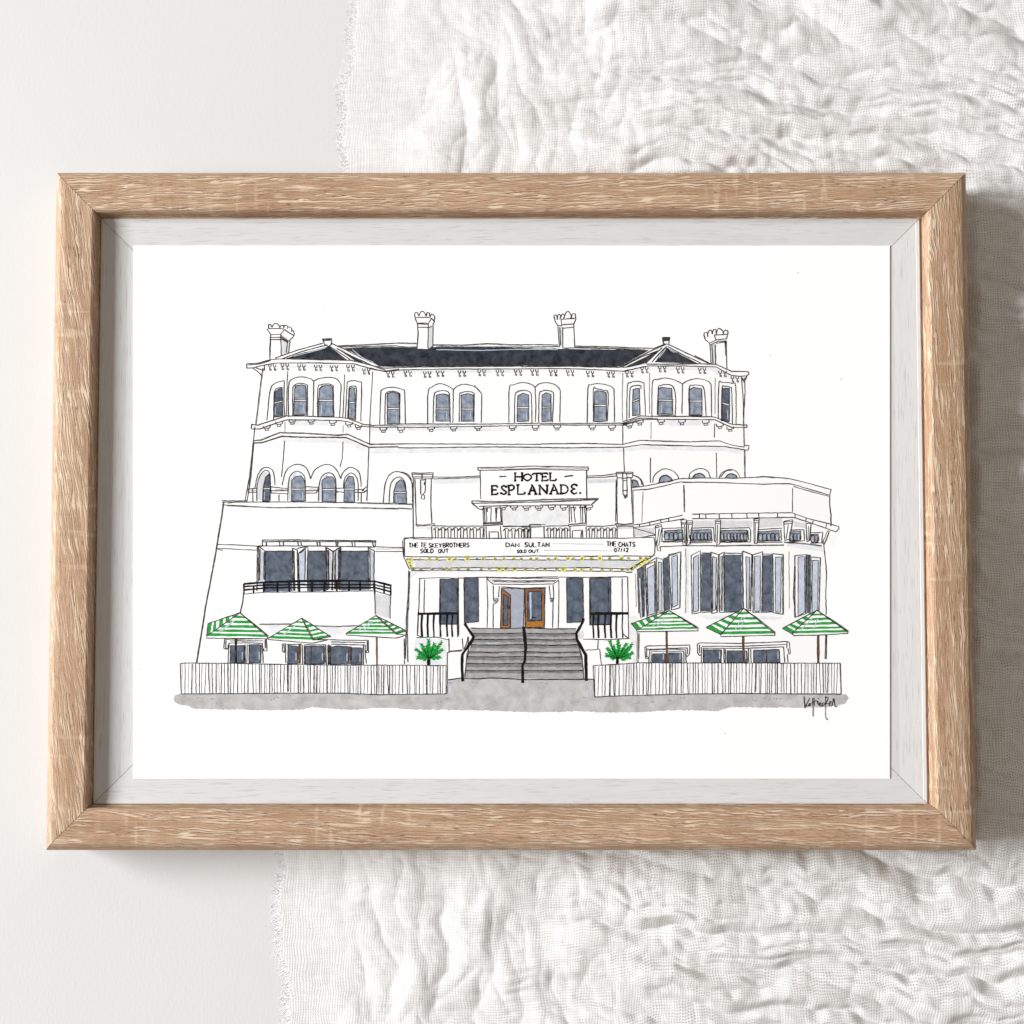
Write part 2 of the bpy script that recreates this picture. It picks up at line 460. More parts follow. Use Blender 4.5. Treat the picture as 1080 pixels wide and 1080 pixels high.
# thread coordinates follow the folds: arc length along both directions
pitch = 2.85 * PX
seg = np.hypot(np.diff(WX, axis=1), np.diff(H, axis=1)); U = np.concatenate([np.zeros((nY, 1)), np.cumsum(seg, 1)], 1)
U += WX[:, :1] - WX.min()
seg = np.hypot(np.diff(WY, axis=0), np.diff(H, axis=0)); V = np.concatenate([np.zeros((1, nX)), np.cumsum(seg, 0)], 0)
U = 0.35 * U + 0.65 * (WX - WX.min()); V = 0.35 * V + 0.65 * (WY.max() - WY)
uvv = np.stack([U / pitch, V / pitch], -1).reshape(-1, 2)[q.ravel()]
l = me.uv_layers.new(name='UVMap'); l.data.foreach_set('uv', uvv.ravel())
me.validate()
cloth = bpy.data.objects.new('muslin_cloth', me)
COL.objects.link(cloth)
tag(cloth, 'crumpled white muslin cloth with a frayed left edge, spread under the picture frame', 'cloth')

# frayed threads along the loose edge
vs_, fs = [], []
def thread(pts, w):
    n0 = len(vs_)
    for i, p in enumerate(pts):
        a, b = pts[max(i - 1, 0)], pts[min(i + 1, len(pts) - 1)]
        d = (b - a).normalized(); side = Vector((-d.y, d.x, 0)) * w * (1 - 0.6 * i / (len(pts) - 1))
        up = Vector((0, 0, w))
        vs_.extend([p + side, p - side, p + up])
    for i in range(len(pts) - 1):
        a, b = n0 + i * 3, n0 + i * 3 + 3
        fs.extend([(a, a + 2, b + 2, b), (a + 2, a + 1, b + 1, b + 2), (a + 1, a, b, b + 1)])
r = random.Random(3)
y = -200.0
while y < 1290:
    if not (200 < y < 880):
        for _ in range(4):
            yy = y + r.uniform(-1, 1)
            x = float(edge_x(np.array(yy))) + r.uniform(-1, 5)
            L = r.uniform(3, 14); a = math.pi + r.gauss(0, 0.3)
            pts = []
            z = r.uniform(0.12, 0.4) * MM
            for i in range(6):
                P = at(x, yy, 0.0008); pts.append(Vector((P.x, P.y, max(0.00010, z - i * 0.06 * MM))))
                x += math.cos(a) * L / 5; yy += math.sin(a) * L / 5; a += r.gauss(0, 0.28)
            thread(pts, r.uniform(0.10, 0.2) * PX * 1.5)
    y += 1.0
mesh_obj('frayed_fringe', vs_, fs, [M['thread']], None, cloth)['kind'] = 'stuff'

# ------------------------------------------------------------------ the art print: a sheet of paper with a pen and watercolour drawing
# every line below is given in points of the sheet, read on small squares of it six times enlarged
SQ = {'A': (240, 320), 'B': (370, 320), 'C': (530, 320), 'D': (640, 320), 'E': (240, 440), 'F': (390, 440), 'G': (550, 440), 'H': (710, 440),
      'I': (180, 560), 'J': (330, 560), 'K': (480, 560), 'L': (620, 560), 'M': (730, 560), 'N': (180, 640), 'O': (330, 640), 'Q': (460, 640),
      'R': (600, 640), 'S': (730, 640), 'W': (835, 720, 18.0), 'X': (420, 560, 7.714), 'Y': (550, 555, 7.2), 'Z': (490, 485, 7.2), 'P': (0, 0, 1.0)}
JOIN = {'F': 180, 'G': 120, 'H': 120, 'B': 300, 'C': 120, 'J': 180, 'O': 180, 'M': 138}
def parse(sq, s):
    """'x,y x,y; ~x,y ...' -> list of point lists in sheet pixels; ~ marks a curve"""
    ox, oy, *k = SQ[sq]; k = k[0] if k else 6.0
    out = []
    for path in s.split(';'):
        path = path.strip()
        if not path: continue
        curve = path.startswith('~')
        p = [tuple(float(c) for c in w.split(',')) for w in path.lstrip('~').split()]
        p = [(ox + x / k, oy + y_ / k) for x, y_ in p]
        out.append(catmull(p) if curve and len(p) > 2 else p)
    return out
def catmull(p, n=5):
    q = [p[0]] + p + [p[-1]]
    out = []
    for i in range(1, len(q) - 2):
        a, b, c, d = q[i - 1:i + 3]
        for j in range(n):
            t_ = j / n
            out.append(tuple(0.5 * (2 * b[m] + (c[m] - a[m]) * t_ + (2 * a[m] - 5 * b[m] + 4 * c[m] - d[m]) * t_ ** 2
                                    + (3 * b[m] - a[m] - 3 * c[m] + d[m]) * t_ ** 3) for m in (0, 1)))
    return out + [p[-1]]

RANK = [1, 2, 2.4, 2.6, 3, 3.2, 3.4, 3.5, 3.6, 3.8, 4, 4.2, 4.3, 4.4, 4.5, 4.6, 4.8, 5, 5.5, 6, 6.2, 7, 7.5, 7.6, 8, 8.2, 8.6, 9, 9.6, 10, 11, 12, 13, 13.5, 14]
LAY = 0.000004                                # one coat of pigment over the next
STACK = [0]
class Sheet:
    """collects washes and pen strokes; build() links them as one mesh"""
    def __init__(self): self.v, self.f, self.i, self.mats = [], [], [], []
    def mat(self, name):
        if M[name] not in self.mats: self.mats.append(M[name])
        return self.mats.index(M[name])
    def pt(self, p, z): self.v.append(at(p[0], p[1], z)); return len(self.v) - 1
    def zed(self, layer):
        STACK[0] = (STACK[0] + 3) % 8
        return Z_PAPER + 0.000004 + (RANK.index(layer) + STACK[0] / 9) * LAY
    def poly(self, p, mat, layer):
        z = self.zed(layer); mi = self.mat(mat)
        tri = tessellate_polygon([[Vector((x, -y_, 0)) for x, y_ in p]])
        ids = [self.pt(a, z) for a in p]
        for a in tri:
            w = [ids[j] for j in a]
            A, B, C = (self.v[j] for j in w)
            if (B - A).cross(C - A).z < 0: w.reverse()
            self.f.append(tuple(w)); self.i.append(mi)
    def fill(self, sq, s, mat, layer=3, rough=0.25):
        for p in parse(sq, s):
            q_ = []
            for a, b in zip(p, p[1:] + p[:1]):
                n = max(1, int(math.hypot(b[0] - a[0], b[1] - a[1]) / 4))
                for j in range(n):
                    t_ = j / n
                    q_.append((a[0] + (b[0] - a[0]) * t_ + RNG.uniform(-rough, rough), a[1] + (b[1] - a[1]) * t_ + RNG.uniform(-rough, rough)))
            self.poly(q_, mat, layer)
    def line(self, p, w, mat, layer, wob=0.16):
        if mat == 'ink': w = w * 1.06 + 0.10
        q_ = [p[0]]
        for a, b in zip(p, p[1:]):
            d = math.hypot(b[0] - a[0], b[1] - a[1])
            n = max(1, round(d / 3.5))
            for j in range(1, n + 1):
                t_ = j / n
                q_.append((a[0] + (b[0] - a[0]) * t_ + RNG.uniform(-wob, wob), a[1] + (b[1] - a[1]) * t_ + RNG.uniform(-wob, wob)))
        z = self.zed(layer); mi = self.mat(mat)
        prev = None; wd = w
        for j, c in enumerate(q_):
            a, b = q_[max(j - 1, 0)], q_[min(j + 1, len(q_) - 1)]
            dx, dy = b[0] - a[0], b[1] - a[1]; L = math.hypot(dx, dy) or 1
            wd = 0.6 * wd + 0.4 * w * RNG.uniform(0.55, 1.35)
            hw = wd / 2
            nx, ny = -dy / L * hw, dx / L * hw
            cur = (self.pt((c[0] + nx, c[1] + ny), z), self.pt((c[0] - nx, c[1] - ny), z))
            if prev:
                self.f.append((prev[0], cur[0], cur[1], prev[1])); self.i.append(mi)
            prev = cur
    def ink(self, sq, s, w=1.0, mat='ink', layer=5, twice=False):
        for p in parse(sq, s):
            lim = SQ[sq][0] + JOIN.get(sq, 0) / 6      # a line running on from the square to the left
            if sq in JOIN and abs(p[0][0] - SQ[sq][0]) < 0.01 and p[-1][0] > lim:
                k = next(i for i, c in enumerate(p) if c[0] > lim)
                t_ = (lim - p[k - 1][0]) / (p[k][0] - p[k - 1][0])
                p = [(lim, p[k - 1][1] + (p[k][1] - p[k - 1][1]) * t_)] + p[k:]
            self.line(p, w, mat, layer)
            if twice:                                   # the pen went over the line again
                o = RNG.uniform(0.45, 0.9) * RNG.choice((-1, 1))
                horiz = abs(p[-1][0] - p[0][0]) > abs(p[-1][1] - p[0][1])
                self.line([(x + (0 if horiz else o), y_ + (o if horiz else 0)) for x, y_ in p], w * 0.6, 'pale' if mat == 'ink' else mat, layer)
    def flip(self):
        for j, f in enumerate(self.f):
            a, b, c = (self.v[k] for k in f[:3])
            if (b - a).cross(c - a).z < 0: self.f[j] = tuple(reversed(f))
    def build(self, name, parent):
        self.flip()
        xs = [v.x for v in self.v]; ys = [v.y for v in self.v]
        c = Vector(((min(xs) + max(xs)) / 2, (min(ys) + max(ys)) / 2, Z_PAPER))
        base = Vector((0, 0, 0)); p = parent
        while p: base += p.location; p = p.parent
        o = mesh_obj(name, [v - c for v in self.v], self.f, self.mats, self.i, parent)
        o.location = c - base
        return o

print_root = empty('art_print', at(539.5, 540, Z_PAPER))
tag(print_root, 'pen and watercolour print of a white hotel on white paper inside the oak frame', 'art print')
PB = print_root.location.copy()
cs = [at(*p, Z_PAPER) for p in ((141, 821.3), (938.5, 821.3), (938.5, 259), (141, 259))]
mesh_obj('paper_sheet', [c - PB - Vector((0, 0, h)) for h in (0.0003, 0) for c in cs],
         [(4, 5, 6, 7), (3, 2, 1, 0), (0, 1, 5, 4), (1, 2, 6, 5), (2, 3, 7, 6), (3, 0, 4, 7)], [M['paper']], None, print_root)

# ---- the hotel itself: white wall, grey shading, outlines
s = Sheet()
s.fill('P', '261,384 300,377 345,362 420,362 620,364 660,366 702,364 755,384 789,393 788,412 789,450 789,470 786,503 830,503 876,516 875,556 884,558 880,575 868,579 871,640 872,700 625,700 625,718 472,718 471,700 207,700 217,640 229,575 234,530 258,529 262,475 268,445 270,410 275,395', 'wall', 1, 0)
s.fill('F', '0,198 300,196 1080,200 1080,232 700,222 400,226 100,232 0,226', 'shade', 2)
s.fill('G', '0,198 640,198 760,182 1080,188 1080,206 760,206 640,222 0,226', 'shade', 2)
s.fill('H', '0,190 330,192 450,212 450,238 320,215 0,210', 'shade', 2)
s.fill('E', '340,130 480,136 750,138 890,195 1080,198 1080,225 910,232 740,165 480,160 350,155', 'shade', 2)
s.fill('F', '838,575 958,570 958,690 840,690', 'shade', 2)
s.fill('G', '0,568 300,570 298,690 0,690', 'shade', 2)
s.fill('F', '400,395 700,388 700,412 560,420 400,425; 290,692 400,692 395,712 290,705', 'shade', 2)
s.fill('G', '420,395 600,388 600,412 420,420; 715,705 840,700 840,735 715,760; 610,690 705,690 705,705 610,710', 'shade2', 2)
s.fill('F', '0,66 1080,66 1080,84 700,90 300,84 0,90', 'shade', 2)
s.fill('D', '310,742 670,742 640,775 330,775; 0,432 100,432 250,402 680,408 790,462 860,470 850,482 760,475 660,425 260,420 110,450 0,448', 'shade', 2)
s.fill('A', '380,742 720,748 700,772 400,775; 300,392 780,392 900,430 900,446 770,410 320,410', 'shade', 2)
s.fill('B', '240,425 1080,420 1080,440 600,440 240,448', 'shade', 2)
s.fill('N', '600,112 760,112 780,122 700,165 640,165; 880,128 1080,128 1080,175 1015,178 930,130', 'shade', 2)
s.fill('O', '0,128 200,125 330,128 220,150 110,195 60,160', 'shade', 2)
s.fill('J', '395,395 490,412 487,555 400,530', 'shade2', 2)
s.fill('J', '610,255 1080,252 1080,262 660,266 620,300 606,560 596,560', 'shade', 2)
s.fill('R', '385,60 430,60 436,160 436,350 400,352 412,300 408,240 380,200', 'shade', 2)
s.fill('O', '645,205 845,205 845,365 640,365', 'shade', 2)
s.fill('H', '125,655 262,655 262,690 130,700; 305,655 500,655 500,700 305,700; 545,640 690,640 690,690 545,700; 760,655 840,670 840,705 765,690', 'shade2', 2)
s.fill('M', '600,60 820,95 828,130 600,100; 60,535 380,535 570,545 560,560 90,560', 'shade', 2)
s.fill('L', '610,110 640,110 640,520 612,520', 'shade', 2)
# left edge and right edge of the tall block
s.ink('A', '222,410 215,460 198,600 178,770', 1.0, twice=True)
s.ink('E', '172,60 160,180 138,380 108,540; 166,160 148,370 122,535', 0.9)
s.ink('A', '380,430 376,500 372,715; 740,450 735,600 728,720; 918,430 905,640 898,770', 0.7)
s.ink('D', '852,470 862,600 865,765; 872,470 874,560 862,775', 0.8)
s.ink('D', '270,440 268,560 270,700; 685,470 683,700; 100,440 97,600 98,745', 0.7, 'pale')
s.ink('E', '360,150 350,280 340,378; 730,155 725,260 710,315', 0.75)
s.ink('E', '362,30 362,95; 730,50 730,100', 0.6, 'pale')
s.ink('E', '900,20 898,170; 893,195 888,350 880,530', 0.8)
s.ink('G', '640,50 640,170; 645,195 650,345; 815,255 815,415', 0.8)
s.ink('G', '820,30 818,140', 0.6, 'pale')
s.ink('H', '262,40 260,130; 272,225 275,380', 0.75)
s.ink('H', '445,0 450,180; 452,205 455,380', 0.95, twice=True)
# left wing
s.ink('E', '-36,528 60,530 120,528; -36,538 400,536 700,540 1080,545; -36,555 60,560 300,572 480,570 700,572 1080,578', 0.9)
s.ink('E', '0,545 100,532; 0,562 300,575 500,572; 700,575 1080,582; 820,545 1080,552', 0.7, 'pale')
s.ink('F', '0,543 160,548 268,550; 0,575 140,574 265,582; 270,545 271,580', 0.9, twice=True)
s.ink('P', '236,530 234,545 231,562 229,575 225,598 217,640 213,665 207.5,699', 0.9, twice=True)
s.ink('I', '290,85 400,88 580,98; 292,110 400,115 545,122; 296,118 330,122', 0.8)
s.ink('J', '400,100 480,103 575,105; 395,130 575,130', 0.8); s.ink('J', '400,115 575,112', 0.6, 'pale')
s.ink('I', '460,400 455,450 440,518', 0.9)
s.ink('I', '560,590 760,588 900,600 1080,604', 0.85, twice=True); s.ink('J', '0,602 100,604 330,600', 0.85)
s.ink('J', '390,385 393,470 394,528; 492,410 488,480 488,555', 0.85)
s.ink('J', '605,250 602,400 590,560 585,810; 612,255 604,500', 0.9); s.ink('O', '600,0 596,160 600,350; 578,200 580,362', 0.8, twice=True)
# middle block
s.ink('F', '265,352 330,354 400,350 396,388 330,390 272,388 265,352; 268,362 398,360; 272,378 396,378', 0.9)
s.ink('F', '285,392 290,560 294,680; 275,385 274,600 274,765; 388,390 386,560 392,670', 0.9)
s.ink('F', '318,398 355,396; 320,402 322,488 330,490 324,515 345,520 348,495 332,490; 352,400 350,470 336,492; 330,360 330,388; 345,410 345,430', 0.9)
s.ink('F', '290,680 340,682 408,672 408,682 300,690 290,680', 1.0, twice=True); s.ink('F', '390,690 394,770; 396,772 270,770', 0.8)
s.ink('F', '400,378 520,380 700,372; 398,390 560,386 700,382', 0.85)
s.ink('G', '415,372 500,370 598,358; 415,384 520,380 598,372', 0.85)
s.ink('G', '598,350 650,348 705,348 702,380 650,386 605,384 598,350; 605,358 702,356', 0.95)
s.ink('G', '604,385 602,520 606,680; 598,400 596,660; 692,385 700,560 706,668', 0.9)
s.ink('G', '640,350 642,480 655,515 668,500 666,355; 640,402 666,400; 642,465 668,465; 650,490 655,512 662,490', 0.95)
s.ink('G', '592,672 650,678 708,672; 598,688 705,688', 1.0, twice=True); s.ink('G', '605,690 605,765; 708,690 712,760', 0.8)
# right wing
s.ink('G', '700,445 780,436 900,412 995,390 1080,388; 705,462 800,456 900,435 1000,410 1080,412', 0.95)
s.ink('H', '50,388 200,385 400,386 570,378 700,385 740,390 880,425 1000,458; 60,412 250,412 400,418 560,424 720,420 760,425 880,462 985,492', 0.9)
s.ink('H', '480,384 570,374 640,380; 760,438 880,474 985,500; 1000,455 988,500', 0.7)
s.ink('G', '705,460 708,670; 768,470 764,560 762,665', 0.75, 'pale'); s.ink('G', '1028,430 1032,520 1030,600', 0.75)
s.ink('H', '65,430 70,600; 755,450 754,600', 0.75); s.ink('H', '990,500 990,560 998,620 998,690', 0.9)
s.ink('G', '705,682 765,675 900,645 1020,620; 705,700 780,690 900,665 1030,642; 715,702 850,742 845,752; 800,752 850,744', 0.85)
s.ink('H', '0,630 60,614 240,612 420,608 600,606 750,605 850,640 960,668 1045,690; 0,656 70,642 300,642 450,640 620,636 760,634 860,665 980,708 1030,725; 1045,690 1048,705 1030,725', 0.9)
s.ink('H', '165,614 165,640; 205,612 207,640; 290,612 292,640; 370,610 372,640; 465,608 467,638; 540,608 542,636; 660,608 660,634; 770,615 772,640; 840,640 838,665; 885,655 880,678; 970,675 965,700', 0.8)
s.ink('G', '745,678 745,694; 810,664 812,684; 880,652 882,668; 930,640 932,660', 0.8)
s.ink('M', '830,60 838,140 850,260 845,400 848,530; 845,650 842,740 840,810; 852,655 848,810', 0.85)
s.ink('M', '612,130 614,490', 0.6, 'pale'); s.ink('L', '618,110 622,300 616,520', 0.7, 'pale')
s.ink('L', '312,240 318,400 322,520; 322,650 318,810', 0.85, twice=True); s.ink('L', '300,268 305,480', 0.6, 'pale')
s.ink('R', '438,165 438,355; 432,165 430,352', 0.7, 'pale')
# ground floor middle
s.ink('K', '50,296 200,292 400,296 650,288; 655,292 820,294 1080,290', 0.8); s.ink('J', '670,300 800,296 920,298 1080,292', 0.8)
s.ink('J', '675,300 670,480 662,650; 706,308 702,520; 920,300 922,660; 955,298 958,580', 0.75)
s.ink('J', '655,675 780,672 860,690; 860,680 862,760; 850,810 852,768 870,760 950,752; 945,680 950,745; 980,668 975,700 955,750', 0.8)
s.ink('L', '12,300 120,292 250,290; 250,290 255,500 258,680; 216,300 218,520', 0.8); s.ink('L', '0,685 120,688 260,680; 220,650 258,680', 0.9)
s.ink('Q', '80,200 82,285; 160,280 100,282 70,292 68,460; 205,190 200,250; 930,205 1025,205 1022,268; 945,275 1035,268 1045,370', 0.8)
s.ink('Q', '75,462 150,452 260,456 360,450 540,460 760,460 1000,458', 1.2, 'black')
s.ink('K', '200,300 206,450 202,612; 655,312 656,450 652,612', 0.8)
hotel = s.build('drawn_hotel', print_root)

def piece(name):
    """decorator-free helper: a fresh Sheet whose build() parents to the hotel"""
    return Sheet()

# ---- roof
s = Sheet()
s.fill('A', '375,346 440,322 640,272 700,312 752,353 560,350', 'roof', 3)
s.fill('A', '690,285 722,300 800,340 885,386 805,362 740,318', 'roof', 3)
s.fill('A', '735,282 860,278 1085,275 1085,398 960,400 925,378 830,330', 'roof', 3)
s.fill('B', '290,275 700,276 1090,280 1090,396 600,398 200,402 150,380', 'roof', 3.2)
s.fill('C', '125,282 600,290 930,295 840,345 750,397 700,403 500,398 125,395', 'roof', 3.4)
s.fill('C', '780,400 880,350 985,298 905,376', 'roof', 3)
s.fill('D', '305,369 345,315 380,278 450,315 575,378 480,374', 'roof', 3)
s.ink('A', '345,350 470,304 630,262; 300,346 440,296 600,252; 375,346 560,351 752,354; 640,268 700,305 775,355; 655,252 760,300 850,345 930,378; 690,285 800,340 905,388', 1.0)
s.ink('A', '790,292 850,342 925,374; 420,335 620,282', 0.8, 'light', 5)
s.ink('A', '700,268 860,262 1080,250; 700,274 860,272 1080,268', 0.9, twice=True)
s.ink('B', '0,266 260,248 415,252; 0,272 200,272 415,276; 520,262 700,264 860,254 1080,262; 540,276 800,276 1080,276', 0.9, twice=True)
s.ink('B', '540,292 800,298 1080,290', 0.8, 'light', 5)
s.ink('C', '0,262 200,260 350,262; 0,270 160,276 362,272; 460,270 700,274 800,280 960,284; 460,280 700,286 900,296', 0.9, twice=True)
s.ink('C', '0,295 200,290 350,292; 460,288 560,290', 0.8, 'light', 5)
s.ink('C', '740,405 850,345 940,300 1030,260; 755,402 880,338 985,298; 905,380 960,325 1010,280; 960,284 1000,268 1030,254', 0.95)
s.ink('D', '285,370 330,320 378,272; 305,369 480,375 575,380; 388,258 500,312 640,378; 384,272 480,325 592,376; 555,330 600,352 655,382', 0.95)
s.ink('D', '330,345 372,292; 395,290 430,312', 0.8, 'light', 5)
s.ink('A', '600,225 660,222 655,262 636,272 612,258 600,225; 602,230 658,227; 605,236 650,233', 1.0)
s.ink('D', '352,215 398,215 390,262 375,256 360,262 352,215; 354,222 396,222; 356,230 394,228; 360,236 390,234', 1.1)
s.build('roof', hotel)

# ---- eaves and ledges
s = Sheet()
s.ink('A', '120,382 190,378 260,358 330,350 560,356 780,360 900,388 1000,424', 1.0)
s.ink('A', '120,410 160,408 210,395 300,378 560,376 800,382 900,412 990,430 1085,416; 120,382 120,410', 1.0)
s.ink('A', '130,390 200,384 270,362', 0.8); s.ink('A', '160,410 200,440 222,465; 180,408 212,420 232,425; 232,390 232,425', 0.9)
s.ink('B', '150,396 210,410 420,402 700,400 1080,397; 120,408 215,432 330,420 600,416 1080,414', 1.0)
s.ink('C', '120,400 400,398 600,402 740,404; 120,414 400,412 600,420 740,428 770,428 800,424', 1.0)
s.ink('D', '80,402 110,405 180,392 250,374; 250,384 400,384 590,382 690,386 740,408 790,430 895,432; 110,428 180,412 260,396 480,396 690,402 740,430 790,455 840,462 885,458; 895,432 900,445 885,460; 850,465 868,500 885,460; 858,470 866,490', 1.0)
def bracket_pair(sq, x, y):
    for o in (0, 30):
        s.ink(sq, f'{x-22+o},{y} {x-20+o},{y+15} {x-6+o},{y+16} {x-5+o},{y+1}; {x-13+o},{y+16} {x-15+o},{y+37} {x-6+o},{y+40} {x-5+o},{y+28}', 0.85)
for a in (('A', 280, 385), ('A', 360, 382), ('A', 465, 385), ('A', 570, 388), ('A', 670, 390), ('A', 775, 390), ('A', 875, 410), ('A', 1028, 430), ('B', 357, 424), ('B', 480, 430), ('B', 562, 424),
          ('B', 700, 424), ('B', 825, 420), ('B', 940, 420), ('C', 95, 418), ('C', 200, 418), ('C', 318, 420), ('C', 425, 420), ('C', 552, 426), ('C', 682, 430), ('C', 800, 428),
          ('C', 895, 402), ('D', 348, 396), ('D', 462, 404), ('D', 600, 406), ('D', 730, 426), ('D', 808, 460)):
    bracket_pair(*a)
s.build('eaves', hotel)

s = Sheet()
s.ink('A', '150,765 190,770 270,745 370,712 460,712 600,718 720,722 760,728 860,765 920,772 1080,768; 155,795 200,795 300,760 375,736 560,738 720,742 760,748 840,778 960,784 1080,782; 152,762 150,795', 1.0)
s.ink('F', '0,46 300,42 700,44 1080,38; 0,62 300,64 700,58 1080,50', 1.0); s.ink('F', '100,52 500,50', 0.6, 'pale')
s.ink('G', '0,38 300,40 640,38 700,20 755,5 860,10; 0,48 400,50 650,50 765,15', 1.0)
s.ink('D', '100,748 160,730 215,712 340,716 500,715 680,718 735,742 790,765 880,770; 100,766 225,735 450,734 680,736 735,760 790,785 885,785; 880,764 888,776 880,788', 1.0)
s.ink('E', '165,150 210,145 330,98 480,102 700,115 760,108 900,172 1080,170; 165,165 215,163 340,122 480,128 750,130 895,192 1080,188; 163,148 163,166', 1.0, twice=True)
s.ink('F', '0,172 300,168 600,170 1080,172; 0,192 300,194 700,188 1080,190', 1.0)
s.ink('G', '0,170 400,166 640,172 750,146 900,152 1080,156; 0,190 300,194 650,190 760,174 1080,182', 1.0)
s.ink('H', '0,156 150,154 295,150 350,170 410,185 450,188; 0,182 200,184 330,186 450,206; 450,180 480,178 475,206 448,210', 1.0)
def corbel(sq, x, y, w=22):
    s.ink(sq, f'{x-w},{y-16} {x-w+3},{y} {x-w*.5},{y+2} {x-w*.45},{y+14} {x+w*.5},{y+12} {x+w*.5},{y-2} {x+w-2},{y-4} {x+w},{y-18}; {x-w*.5},{y+2} {x+w*.5},{y-1}', 0.9)
for a in (('E', 248, 70), ('E', 325, 45), ('E', 410, 30), ('E', 530, 30), ('E', 665, 38), ('E', 768, 48), ('E', 828, 65), ('E', 985, 82), ('F', 85, 82), ('F', 197, 82), ('F', 387, 77), ('F', 530, 75),
          ('F', 685, 72), ('F', 903, 70), ('F', 1048, 70), ('G', 225, 68), ('G', 448, 68), ('G', 572, 70), ('G', 683, 55), ('G', 748, 36), ('G', 883, 32), ('G', 1015, 34), ('H', 205, 38), ('H', 295, 58), ('H', 360, 76)):
    corbel(*a)
s.build('ledge', hotel)

# ---- chimneys
def chimney(front, side, lines):
    global s
    s = Sheet()
    s.fill(*front, 'wall', 3.5)
    if side: s.fill(*side, 'shade2', 4)
    for sq, l in lines: s.ink(sq, l, 0.95)
    s.build('chimney', hotel)
chimney(('A', '266,352 272,195 250,165 262,140 308,128 360,145 400,150 422,200 386,240 384,315 340,330'), ('A', '340,215 392,240 386,315 342,328'),
        [('A', '268,355 266,290 272,195 250,165 262,158 345,160 360,165 335,195 270,198; ~262,158 258,138 270,134 282,150 290,132 308,126 328,145 330,158; ~330,158 335,142 352,140 356,158; ~356,150 362,138 380,145 378,160; ~378,160 382,150 398,150 405,165 403,180; ~400,176 414,172 420,188 420,202; 360,165 420,205 414,212 385,238 335,200; 272,215 335,215; 275,230 335,228; 335,210 384,244; 336,222 382,250; 335,195 340,330; 395,235 386,315; 250,165 246,168'),
         ('A', '272,222 268,340; 378,245 372,312')])
chimney(('B', '422,288 422,200 420,125 405,90 410,62 460,52 525,75 530,105 518,270 490,292'), ('B', '490,150 518,135 514,270 490,285'),
        [('B', '405,90 420,125 490,125 510,95 490,88 405,90; 420,125 426,200 418,288; 490,125 488,285; 520,125 518,270 490,292 425,290; ~405,88 404,64 420,58 430,80; ~430,82 440,56 458,52 476,80; ~478,82 482,60 497,62 498,82; ~500,86 512,66 530,84 526,110; 420,130 490,132; 422,150 490,152 515,145; 510,95 530,115 520,128')])
chimney(('C', '382,282 370,135 330,110 325,80 415,50 462,70 465,95 455,130 456,282'), ('C', '350,145 378,140 380,280 358,265'),
        [('C', '370,100 465,95 450,130 375,135 370,100; 328,85 332,115 350,140 375,140; ~328,100 325,78 342,75 346,100; ~345,105 352,70 368,78 362,102; ~366,92 380,66 392,80 384,96; ~390,92 400,60 416,50 432,70 434,92; ~436,92 442,68 460,68 460,96; 350,140 358,270; 362,150 366,265; 380,150 382,282 455,282; 450,130 456,260 456,282; 375,135 450,130; 380,158 450,150')])
chimney(('D', '660,380 655,290 650,250 620,230 615,190 660,172 712,158 767,180 755,225 758,410 690,388'), ('D', '655,262 690,255 690,385 660,375'),
        [('D', '680,200 765,195 755,225 690,230 680,200; 618,205 622,230 650,250 690,232; ~620,225 615,190 634,185 640,212; ~636,208 645,175 662,172 668,196; ~668,192 676,165 690,168 692,196; ~692,198 700,166 712,158 734,176 736,196; ~736,192 746,170 765,175 764,200; 650,250 655,290 660,385; 685,260 690,388; 755,235 756,320 760,412; 748,240 752,330; 655,264 700,240 750,238; 690,252 755,245; 665,262 672,380')])

# ---- windows of the top storey
def window(sq, pane, arch, inner, sash, mat='pane'):
    global s
    s = Sheet()
    s.fill(sq, arch_fill(arch, sq), 'wall', 3) if False else None
    s.fill(sq, pane, mat, 3.5)
    s.ink(sq, pane.split(';')[0] + ' ' + pane.split()[0], 0.8)
    s.ink(sq, arch, 0.85); s.ink(sq, inner, 0.85)
    if sash:
        a = [tuple(float(c) for c in w.split(',')) for w in sash.split()]
        up = ' '.join(f'{x},{y_-5}' for x, y_ in a); dn = ' '.join(f'{x},{y_+5}' for x, y_ in a)
        s.ink(sq, sash, 1.5, 'wall', 4.5); s.ink(sq, up + ';' + dn, 0.75)
    # a dry brush stroke left white along the glass
    p = [tuple(float(c) for c in w.split(',')) for w in pane.split(';')[0].split()]
    xs = [a[0] for a in p]; ys = [a[1] for a in p]
    w_, h_ = max(xs) - min(xs), max(ys) - min(ys)
    if h_ > 100:
        x = min(xs) + w_ * RNG.choice((0.22, 0.8)); y_ = max(ys) - h_ * 0.08
        s.ink(sq, f'{x},{y_-h_*0.26} {x},{y_}', 0.8, 'light', 4.4)
    s.build('window', hotel)
window('A', '300,560 325,542 345,535 350,712 290,722', '~248,740 262,600 275,530 310,500 358,488; 358,488 356,600 360,715', '~290,735 293,600 302,545 345,530', '292,632 350,618', 'dark')
window('A', '425,540 430,522 470,515 495,522 500,705 418,705', '~385,720 385,540 400,485 460,465 520,475 545,492; 545,492 540,715', '~412,712 412,560 420,520 460,505 500,515 505,540 505,712', '418,614 500,614')
window('A', '580,540 600,522 650,518 665,530 668,715 575,715', '~545,492 580,475 640,468 690,478 718,515; 718,515 708,720', '~570,720 570,540 590,515 640,510 665,520 668,540 672,720', '575,613 668,613')
window('A', '770,545 785,530 805,535 808,735 765,725', '~745,725 755,520 765,495 800,488 835,497 848,520 842,745', '~760,725 768,550 780,525 805,525 815,550 808,740', '765,627 810,629')
